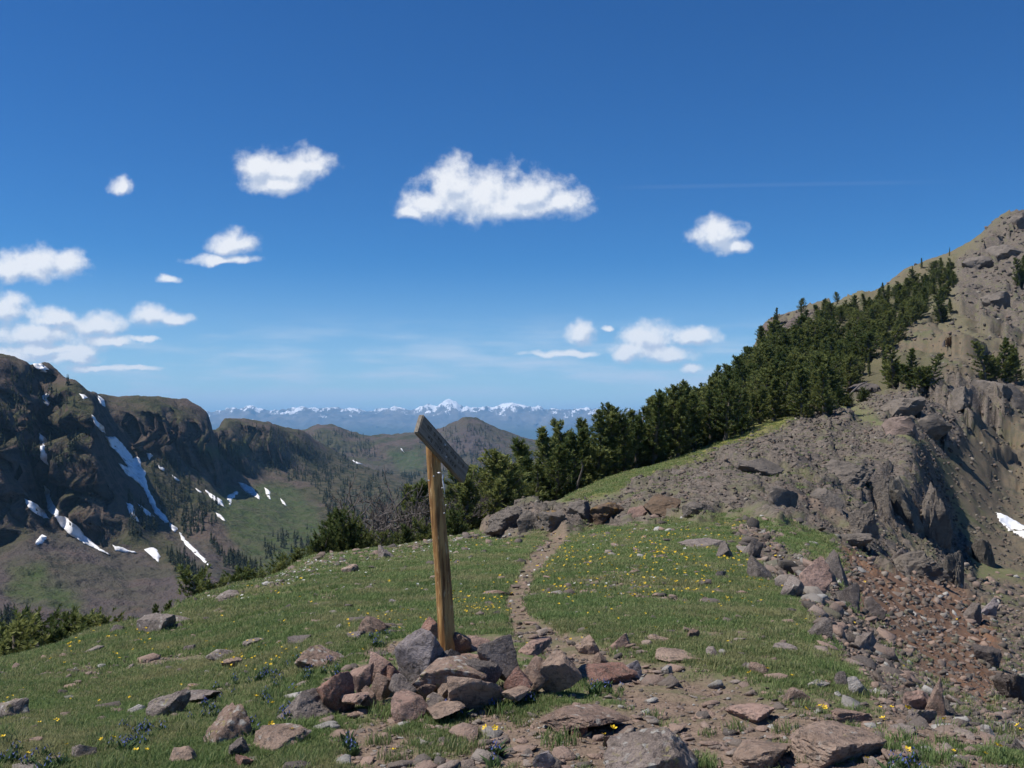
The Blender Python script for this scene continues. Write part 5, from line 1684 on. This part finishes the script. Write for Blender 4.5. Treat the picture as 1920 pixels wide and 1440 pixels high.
# front rank of the wood: foot column, distance, row of the tip
FRONT = 'pines of the front rank along the grass strip'
front_rank = [
    (868, 47, 893), (884, 50, 880), (902, 49, 900), (918, 53, 862), (936, 52, 852), (952, 56, 872), (968, 54, 888), (985, 58, 858), (1002, 57, 872), (1016, 60, 826), (1030, 62, 806), (1046, 60, 842), (1060, 63, 826),
    (1076, 64, 812), (1090, 66, 806), (1106, 66, 790), (1122, 69, 778), (1137, 67, 772), (1152, 70, 764), (1166, 69, 786), (1182, 72, 770), (1196, 71, 782), (1211, 74, 756), (1226, 73, 742), (1240, 75, 762), (1256, 77, 730), (1272, 75, 748), (1288, 79, 724), (1304, 78, 740), (1320, 81, 716), (1336, 80, 735), (1354, 83, 722), (1372, 84, 738), (1392, 86, 730), (1412, 88, 738), (1434, 91, 730), (1458, 93, 736), (1482, 95, 728), (1506, 96, 726), (1530, 97, 720), (1554, 100, 716), (1575, 101, 724),
]
kinds = {'a': 'full', 'b': 'broad', 'c': 'twin-stemmed', 'd': 'many-stemmed', 'e': 'slender', 'f': 'round-topped', 'g': 'wind-bent'}
ordn = ['first', 'second', 'third', 'fourth', 'fifth', 'sixth', 'seventh', 'eighth', 'ninth', 'tenth', 'eleventh', 'twelfth', 'thirteenth', 'fourteenth']
for i, (px, Y, tp) in enumerate(front_rank):
    k = keys[(i * 3) % 7]
    w_ = i // 14
    where = ['right of the dead trees', 'along the lower grass strip', 'along the upper grass strip'][w_]
    pine_px(k, px + rng.uniform(-4, 4), None, tp, '%s pine, %s from the left in the front rank %s' % (kinds[k], ordn[i % 14], where), FRONT, Y=Y, wide=rng.uniform(1.25, 1.6))

def wood_label(k, px, py):
    zone = ('near the lower left end of the wood' if px < 1340 else 'in the lower middle of the wood' if px < 1470 and py > 720 else 'under the purple-brown skyline crag' if px < 1500 and py <= 720
            else 'in the lower right corner of the wood' if py > 690 else 'in the upper middle of the wood' if px < 1630 else 'in the thin upper tail of the wood')
    return '%s dark green pine packed among others %s' % (kinds[k], zone)


# second rank just behind, filling to the skyline
WOOD = 'pines of the dense wood on the right-hand ridge'
second = [(905, 62), (940, 66), (975, 70), (1010, 74), (1040, 78), (1070, 80), (1098, 82), (1128, 84), (1160, 86), (1190, 88), (1222, 90), (1250, 94), (1282, 98), (1312, 104)]
tops = np.interp([s_[0] for s_ in second], [860, 930, 1030, 1090, 1150, 1220, 1310], [905, 868, 818, 806, 772, 742, 700])
for (px, Y), tp in zip(second, tops):
    kk = keys[rng.randint(7)]
    pine_px(kk, px, None, tp + rng.uniform(0, 14), '%s dark green pine packed behind the front rank near the grass strip' % kinds[kk], WOOD, Y=Y, wide=rng.uniform(1.1, 1.4))

# the wood itself, feet spread over the slope
placed = []
tries = 0
P_W = [(1225, 800), (1300, 762), (1340, 728), (1400, 690), (1440, 645), (1500, 615), (1560, 592), (1640, 570), (1700, 545), (1760, 510), (1792, 492), (1790, 540), (1760, 580), (1700, 625), (1650, 668), (1605, 700), (1590, 745), (1560, 775), (1480, 785), (1420, 800), (1330, 842), (1230, 860)]
while len(placed) < 285 and tries < 14000:
    tries += 1
    px = rng.uniform(1225, 1800)
    py = rng.uniform(490, 860)
    if polymask(np.array([px]), np.array([py]), P_W, 1.0)[0] < 0.5:
        continue
    Y = float(hill_hit([px], [py])[0])
    if not np.isfinite(Y) or Y < 78:
        continue
    dmin = 1.9 if Y < 130 else (2.2 if Y < 180 else 2.9)
    x = (px - CX) / F * Y
    if any((x - a) ** 2 + (Y - b) ** 2 < dmin ** 2 for a, b in placed):
        continue
    placed.append((x, Y))
    h = rng.uniform(3.2, 5.0) * (1.0 if Y < 200 else 0.92)
    kk = 'abcdfgfd'[rng.randint(8)]
    pine(kk, x, Y, h, wood_label(kk, px, py), WOOD, wide=rng.uniform(1.25, 1.8) * (1.0 if Y < 150 else 1.25))

# pines one can single out
for (k, px, b, t, w_, lab) in [
    ('f', 1326, 716, 674, 1.3, 'round dark pine standing above the wood on the lower skyline'),
    ('f', 1502, 590, 560, 1.25, 'dark bushy pine left of the crag gap on the skyline'),
    ('c', 1546, 585, 560, 1.2, 'small twin pine on the skyline between two bushier ones'),
    ('f', 1570, 570, 548, 1.3, 'round pine on the skyline above the reddish bare patch'),
    ('g', 1455, 606, 578, 1.2, 'wind-bent pine on top of the purple-brown skyline crag'),
    ('b', 1655, 548, 530, 1.3, 'dark pine where the grassy skyline begins'),
    ('e', 1728, 503, 484, 1.1, 'lone dark pine on the bare upper skyline'),
    ('e', 1711, 513, 498, 1.0, 'smaller pine just left of the lone skyline pine'),
    ('slim', 1780, 480, 464, 1.0, 'thin little pine high on the bare skyline'),
    ('d', 1768, 604, 558, 1.7, 'bushy double pine alone on the bare brown slope'),
    ('b', 1782, 588, 560, 1.1, 'pine behind the bushy double pine on the slope'),
    ('slim', 1618, 704, 660, 1.0, 'slim young pine in front of the pale stony knoll'),
    ('slim', 1630, 706, 662, 1.0, 'second slim young pine in front of the pale stony knoll'),
    ('slim', 1660, 712, 642, 1.2, 'tall slim spire pine left of the yellowish pines'),
    ('d', 1678, 724, 652, 1.7, 'yellowish many-stemmed pine above the grey crag'),
    ('c', 1704, 726, 656, 1.7, 'yellowish pine in the middle of the clump above the grey crag'),
    ('d', 1732, 728, 664, 1.7, 'yellowish pine at the right end of the clump above the grey crag'),
    ('d', 1858, 712, 642, 1.6, 'left pine of the group on the right-hand cliff knob'),
    ('c', 1885, 714, 634, 1.6, 'tallest pine of the group on the right-hand cliff knob'),
    ('b', 1904, 720, 648, 1.5, 'right pine of the group on the right-hand cliff knob'),
    ('d', 1915, 540, 488, 1.4, 'dark pine cluster at the right picture edge high on the slope'),
    ('b', 1918, 520, 480, 1.2, 'upper dark pine at the right picture edge high on the slope'),
]:
    pine_px(k, px, b, t, lab, 'pines standing apart from the wood', wide=w_, rz=rng.uniform(0, 6.28))

# dwarf pines along the left rim, growing just below the edge
DW = 'dwarf pines below the left rim'
for (k, px, Y, tp, w_, lab) in [
    ('bush1', 15, 19, 1188, 1.5, 'dwarf pine at the left picture edge below the rim'), ('bush2', 62, 20, 1180, 1.4, 'low dwarf pine second from the left picture edge'), ('bush1', 112, 20.5, 1166, 1.3, 'taller dwarf pine in the left hedge of dwarf pines'),
    ('bush3', 138, 21.5, 1164, 1.2, 'pointed dwarf pine in the left hedge of dwarf pines'), ('bush2', 168, 21, 1170, 1.3, 'dwarf pine in the middle of the left hedge'), ('bush1', 202, 21.5, 1160, 1.3, 'spreading dwarf pine toward the right of the left hedge'), ('bush2', 232, 22, 1158, 1.3, 'last dwarf pine at the right end of the left hedge'),
    ('bush3', 310, 22, 1130, 1.0, 'little lone pine behind the lumpy skyline rock'), ('bush3', 298, 21.5, 1136, 0.9, 'tiny pine beside the little lone pine'),
    ('bush1', 392, 27, 1078, 1.2, 'dwarf pine at the left end of the middle rim thicket'), ('bush2', 420, 28, 1082, 1.2, 'low dwarf pine in the middle rim thicket'), ('bush3', 446, 29, 1076, 1.1, 'pointed dwarf pine in the middle rim thicket'), ('bush1', 474, 30, 1068, 1.2, 'spreading dwarf pine in the middle rim thicket'), ('bush2', 502, 31, 1060, 1.2, 'dwarf pine right of centre in the middle rim thicket'), ('bush1', 530, 33, 1048, 1.2, 'taller dwarf pine near the right of the middle rim thicket'), ('bush3', 552, 34, 1036, 1.2, 'brownish-tipped dwarf pine at the right of the rim thicket'), ('bush2', 575, 35, 1030, 1.2, 'dwarf pine joining the rim thicket to the big bush'),
    ('bush1', 604, 36, 995, 1.05, 'left part of the big pine bush below the dead trees'), ('bush3', 626, 37, 968, 1.2, 'tall middle of the big pine bush below the dead trees'), ('bush1', 652, 37, 962, 1.0, 'tallest dwarf pine of the big bush below the dead trees'), ('bush2', 680, 37, 985, 1.0, 'right part of the big pine bush below the dead trees'), ('bush2', 704, 38, 1000, 1.1, 'low pine bush under the leftmost dead tree'),
    ('bush1', 736, 39, 1006, 1.1, 'small pine bush between the dead trees and the rim'), ('bush3', 766, 39, 984, 1.1, 'pine bush left of the post below the dead trees'), ('bush1', 796, 40, 978, 1.0, 'pine bush just left of the signpost'), ('bush2', 822, 41, 985, 1.1, 'pine bush hidden behind the signpost'), ('bush1', 850, 43, 960, 1.1, 'pine bush just right of the signpost'),
    ('b', 790, 52, 905, 1.2, 'green pine rising behind the dead trees left of the post'), ('c', 765, 55, 918, 1.2, 'smaller green pine behind the dead trees'), ('a', 845, 50, 915, 1.1, 'green pine right of the post at the start of the wood'),
]:
    pine_px(k, px, None, tp, lab, DW, Y=Y, wide=w_, name='dwarf_pine' if k.startswith('bush') else 'pine_tree', cat='shrub' if k.startswith('bush') else 'tree')
# low shrubs on the rocky rib foot of the wood
for (px, b, t, lab) in [(1545, 776, 752, 'rounded juniper-like pine bush at the top of the grass strip'), (1515, 782, 758, 'low pine bush beside the rounded bush at the strip top'), (1620, 752, 728, 'grey-green pine bush left of the grey crag'), (1588, 762, 738, 'low pine bush in front of the slanting ledge')]:
    pine_px('bush1', px, b, t, lab, 'low bushes at the foot of the wood', name='dwarf_pine', cat='shrub', wide=1.5)


# dead trees --------------------------------------------------------
def dead_shape(seed, H=3.2, spread=0.9, n0=3, depth=4, twist=0.5):
    r = np.random.RandomState(seed)
    V, Fc, T = [], [], []

    def grow(p, d, ln, rad, lev):
        m_ = 4
        pts = [p]
        for k in range(m_):
            d = d + r.normal(size=3) * 0.16 * twist
            d[2] += 0.05
            d = d / np.linalg.norm(d)
            pts.append(pts[-1] + d * ln / m_)
        tube(V, Fc, T, pts, list(np.linspace(rad, rad * 0.55, m_ + 1)), 5 if lev < 2 else 3)
        if lev >= depth:
            return
        for b in range(3 if lev < 2 else 4):
            k = r.randint(1, m_ + 1)
            nd = d * 0.7 + r.normal(size=3) * spread * 0.55
            nd[2] = nd[2] * 0.6 + 0.25
            grow(pts[k], nd / np.linalg.norm(nd), ln * r.uniform(0.42, 0.66), rad * 0.62, lev + 1)
    for s_ in range(n0):
        d = np.array([r.uniform(-0.35, 0.35), r.uniform(-0.3, 0.3), 1.0])
        grow(np.array([r.uniform(-0.2, 0.2), r.uniform(-0.2, 0.2), -0.3]), d, H * 0.62, 0.030 * H / 1.6, 0)
    return np.array(V), np.array(Fc)


dead_meshes = [mesh_obj('branches', *dead_shape(60 + k), M_DEAD, link=False).data for k in range(4)]
for i, (px, Y, tp, lab) in enumerate([
    (690, 45, 915, 'leftmost bare grey dead tree above the big pine bush'), (714, 46, 905, 'bare dead tree second from the left'), (735, 47, 898, 'tallest bare dead tree with dark crooked limbs'), (758, 46, 908, 'bare dead tree in the middle of the dead clump'), (780, 48, 930, 'pale bleached dead tree left of the post'), (800, 47, 925, 'pale twiggy dead tree touching the post'), (838, 47, 930, 'dead tree seen through on the right of the post'), (672, 44, 940, 'small dead shrub at the left of the dead clump'), (852, 49, 905, 'thin grey dead tree between post and green pines')]):
    x = (px - CX) / F * Y
    z = float(hill_sample(HZ, px, Y)[0])
    h = (HY - tp) / F * Y - z
    o = bpy.data.objects.new('dead_tree', dead_meshes[i % 4])
    COL.objects.link(o)
    o.location = (x, Y, z)
    s = h / 3.2
    o.scale = (s, s, s)
    o.rotation_euler = (0, 0, i * 1.7)
    tag(o, lab, 'dead tree', 'bare dead trees left of the wood')
# leaning grey snag in front of the wood, and bleached logs
def snag(name, pts, r0, lab, cat):
    V, Fc, T = [], [], []
    P = [np.array(pix(*p)) for p in pts]
    tube(V, Fc, T, P, list(np.linspace(r0, r0 * 0.35, len(P))), 6)
    o = mesh_obj(name, np.array(V) - P[0], np.array(Fc), M_DEAD)
    o.location = P[0]
    tag(o, lab, cat)


snag('dead_snag', [(1081, 924, 62), (1084, 905, 62), (1090, 886, 61.8), (1093, 874, 61.7), (1089, 862, 61.6)], 0.09, 'thin bent grey snag in front of the pines', 'dead tree')
snag('dead_log', [(1588, 748, 108), (1598, 735, 108.5), (1612, 722, 109), (1626, 716, 110)], 0.16, 'bleached fallen branch arching at the edge of the wood', 'log')
snag('dead_log', [(1716, 702, 128), (1735, 694, 129), (1752, 687, 130)], 0.18, 'bleached log lying right of the yellowish pines', 'log')
snag('dead_stump', [(1770, 650, 160), (1769, 644, 160), (1771, 638, 160)], 0.28, 'pale broken stump beside the rusty bush on the slope', 'stump')
# the rusty bush
o = pine_px('bush1', 1778, 648, 632, 'rusty brown dying bush on the bare slope', None, name='dead_bush', cat='shrub', wide=1.2)
M_RUST = leaf_mat('rusty_needles', (0.10, 0.055, 0.030), (0.20, 0.12, 0.065), 0.1)
if o:
    for ch in o.children:
        if ch.name.startswith('crown'):
            ch.data = ch.data.copy()
            ch.data.materials[0] = M_RUST

# ------------------------------------------------------------------ trees on the far slopes (seen as woods)
def cone_tree(seed):
    r = np.random.RandomState(seed)
    V, Fc, T = [], [], []
    for k in range(46):
        t = r.rand() ** 0.8
        a = r.uniform(0, 6.28)
        R_ = 0.17 * (1 - t) + 0.02
        i = len(V)
        c_ = np.array([0, 0, t * 0.92])
        d = np.array([math.cos(a), math.sin(a), -0.55]) * R_
        sd = np.array([-math.sin(a), math.cos(a), 0]) * R_ * 0.42
        V += [c_ + np.array([0, 0, 0.08]), c_ + d - sd, c_ + d + sd]
        T += [r.rand()] * 3
        Fc.append((i, i + 1, i + 2))
    return np.array(V), np.array(Fc), T


far_protos = [tinted('far_conifer', *cone_tree(k), M_FARTREE) for k in range(4)]


def ray(bv, px, py):
    d = Vector(((px - CX) / F, 1.0, (HY - py) / F)).normalized()
    return bv.ray_cast(Vector((0, 0, 0)), d, 60000.0)


def far_wood(name, bv, spots, size, label):
    pts = []
    for poly, n in spots:
        P = np.array(poly, float)
        k = 0
        t = 0
        while k < n and t < n * 12:
            t += 1
            px = rng.uniform(P[:, 0].min(), P[:, 0].max())
            py = rng.uniform(P[:, 1].min(), P[:, 1].max())
            w_ = polymask(np.array([px]), np.array([py]), P, 4.0)[0]
            w_ *= 0.15 + 0.85 * float(gnoise(np.array([[px / 14.0, py / 14.0, 2.5]]))[0] > -0.02)
            if rng.rand() > w_:
                continue
            h = ray(bv, px, py)
            if h[0] is None:
                continue
            pts.append(h[0][:])
            k += 1
    m = len(pts)
    s = rng.uniform(0.6, 1.25, m) * size
    return scatter(name, np.array(pts), rot_rand(m, 0.05), np.stack([s, s, s], 1), rng.randint(0, 4, m), clone(far_protos), label, 'trees')


far_wood('valley_wood', bv_L, [
    ([(575, 850), (640, 850), (720, 885), (860, 905), (860, 1000), (700, 1010), (640, 985), (610, 960), (590, 910)], 900),
    ([(470, 800), (560, 810), (600, 850), (590, 910), (540, 900), (500, 860)], 260),
    ([(280, 860), (330, 868), (370, 900), (420, 950), (400, 990), (350, 1010), (300, 960)], 260),
    ([(310, 1040), (345, 1046), (395, 1095), (370, 1115), (335, 1090)], 90), ([(395, 1015), (420, 1040), (490, 1070), (480, 1085), (420, 1060)], 130),
    ([(500, 1010), (600, 990), (600, 1030), (520, 1065), (495, 1050)], 75), ([(0, 690), (130, 720), (160, 850), (120, 880), (0, 850)], 130), ([(400, 830), (480, 820), (560, 890), (500, 900), (420, 880)], 120),
    ([(240, 930), (300, 980), (280, 1020), (240, 1000)], 60), ([(0, 1160), (50, 1160), (60, 1200), (0, 1220)], 60)], 9.5, 'dark conifers dotted over the slopes and gullies of the mountain wall')
far_wood('ridge_wood', bv_M, [([(560, 860), (660, 880), (760, 890), (860, 880), (1000, 850), (1000, 905), (560, 905)], 900), ([(560, 815), (640, 805), (700, 825), (720, 860), (600, 860)], 220), ([(780, 830), (840, 800), (900, 795), (985, 830), (985, 860), (800, 870)], 260)], 12.0, 'dark conifers on the middle ridge')

# ------------------------------------------------------------------ snow patches lying in the gullies
def snow_patch(bv, poly, parent, step=4.0, lift=2.5, name='snow_patch'):
    P = np.array(poly, float)
    n = len(P)
    bp_ = []
    for k in range(n):
        a, b = P[k], P[(k + 1) % n]
        m_ = max(1, int(np.hypot(*(b - a)) / step))
        for q_ in range(m_):
            w_ = a + (b - a) * q_ / m_
            bp_.append(w_ + rng.normal(0, 0.55, 2))
    bp_ = np.array(bp_)
    gx, gy = np.meshgrid(np.arange(P[:, 0].min(), P[:, 0].max(), step), np.arange(P[:, 1].min(), P[:, 1].max(), step))
    ins = polymask(gx.ravel(), gy.ravel(), bp_, 0.01) > 0.9
    dist = np.min(np.hypot(gx.ravel()[:, None] - bp_[None, :, 0], gy.ravel()[:, None] - bp_[None, :, 1]), 1)
    inner = np.stack([gx.ravel(), gy.ravel()], 1)[ins & (dist > step * 0.6)]
    pts2 = [Vector(p) for p in np.concatenate([bp_, inner])]
    nb = len(bp_)
    r = delaunay_2d_cdt(pts2, [(k, (k + 1) % nb) for k in range(nb)], [], 1, 1e-4)
    vs, fs = r[0], r[2]
    D = []
    for v in vs:
        h = ray(bv, v.x, v.y)
        D.append(h[0].y if h[0] is not None else np.nan)
    D = np.array(D)
    D = np.where(np.isnan(D), np.nanmedian(D), D)
    nbr = [[] for _ in vs]
    for f in fs:
        for a in f:
            nbr[a] += [b for b in f if b != a]
    S = D.copy()
    for _ in range(6):
        S = np.array([0.5 * S[i] + 0.5 * np.mean(S[nbr[i]]) if nbr[i] else S[i] for i in range(len(S))])
    S = np.minimum(S, D) - lift
    cand = np.minimum(np.minimum(S + 0, D - lift), S)
    top_ = [pix(v.x, v.y, y) for v, y in zip(vs, cand)]
    edges = {}
    for f in fs:
        for i in range(3):
            e = (f[i], f[(i + 1) % 3])
            edges[e] = 1
    rim = [e for e in edges if (e[1], e[0]) not in edges]
    V = [tuple(p) for p in top_]
    Fc = [tuple(f) for f in fs]
    m_ = {}
    for e in rim:
        for a in e:
            if a not in m_:
                m_[a] = len(V)
                V.append(tuple(Vector(V[a]) + Vector((0, 3.0 * lift, -1.0 * lift))))
    for a, b in rim:
        Fc += [(b, a, m_[a]), (b, m_[a], m_[b])]
    return mesh_obj(name, V, Fc, M_SNOW, parent)


SN = [
    [(62, 682), (78, 681), (86, 688), (80, 693), (66, 690)], [(78, 742), (90, 737), (86, 752), (83, 757)], [(148, 738), (158, 740), (158, 750)], [(183, 742), (190, 745), (193, 758), (186, 756)],
    [(172, 777), (178, 786), (188, 795), (193, 808), (186, 804), (177, 794)],
    [(197, 818), (216, 819), (230, 834), (243, 850), (246, 860), (258, 856), (260, 872), (268, 880), (272, 908), (282, 930), (292, 950), (304, 962), (316, 978), (309, 980), (290, 962), (280, 940), (268, 914), (250, 898), (234, 886), (222, 868), (240, 876), (224, 852), (206, 836)],
    [(316, 978), (330, 990), (328, 998), (320, 990)], [(336, 998), (346, 1012), (362, 1026), (378, 1042), (396, 1064), (386, 1058), (368, 1040), (350, 1024), (340, 1012)],
    [(275, 850), (283, 850), (279, 861)], [(294, 868), (306, 876), (309, 885), (300, 880)], [(322, 890), (334, 898), (331, 901), (324, 896)],
    [(46, 935), (62, 942), (78, 958), (92, 972), (82, 971), (64, 962), (52, 950)], [(102, 966), (122, 968), (138, 984), (156, 1004), (178, 1022), (206, 1040), (190, 1034), (160, 1020), (130, 1002), (112, 984)], [(82, 910), (92, 925), (98, 944), (109, 958), (106, 968), (90, 958), (86, 936)],
    [(210, 1022), (230, 1027), (256, 1036), (238, 1036), (216, 1032)], [(270, 1030), (288, 1026), (298, 1042), (297, 1054), (284, 1044)], [(236, 942), (244, 944), (248, 962), (255, 974), (246, 972), (241, 958)], [(258, 944), (270, 952), (286, 966), (276, 966), (264, 956)], [(70, 1012), (78, 1003), (76, 1012), (66, 1020)], [(74, 812), (80, 820), (80, 860), (84, 868), (76, 862)],
    [(384, 918), (396, 926), (412, 936), (422, 952), (408, 944), (394, 932)], [(366, 915), (378, 922), (374, 924)], [(404, 960), (412, 964), (424, 978), (412, 972)], [(426, 930), (444, 920), (440, 930), (434, 936), (430, 948), (427, 940)], [(446, 904), (456, 906), (472, 914), (486, 930), (488, 936), (470, 928), (458, 920)], [(496, 914), (502, 918), (508, 938), (500, 930)], [(525, 934), (533, 940), (536, 948), (529, 943)],
]
for poly in SN:
    try:
        snow_patch(bv_L, poly, mountain_wall)
    except Exception as ex:
        print('snow', ex)
for poly in [[(644, 868), (656, 869), (662, 862), (668, 866), (679, 870), (664, 871)], [(750, 840), (754, 842), (758, 848), (754, 846)]]:
    try:
        snow_patch(bv_M, poly, middle_ridge, step=3.0, lift=8.0)
    except Exception as ex:
        print('snow', ex)
# the snow bank on the near right-hand slope
hb = BVHTree.FromPolygons([tuple(v) for v in hv.tolist()], grid_faces(*shp).tolist())
snow_patch(hb, [(1868, 960), (1880, 964), (1900, 974), (1930, 990), (1930, 1010), (1910, 1002), (1892, 992), (1876, 978)], hillside, lift=0.5)
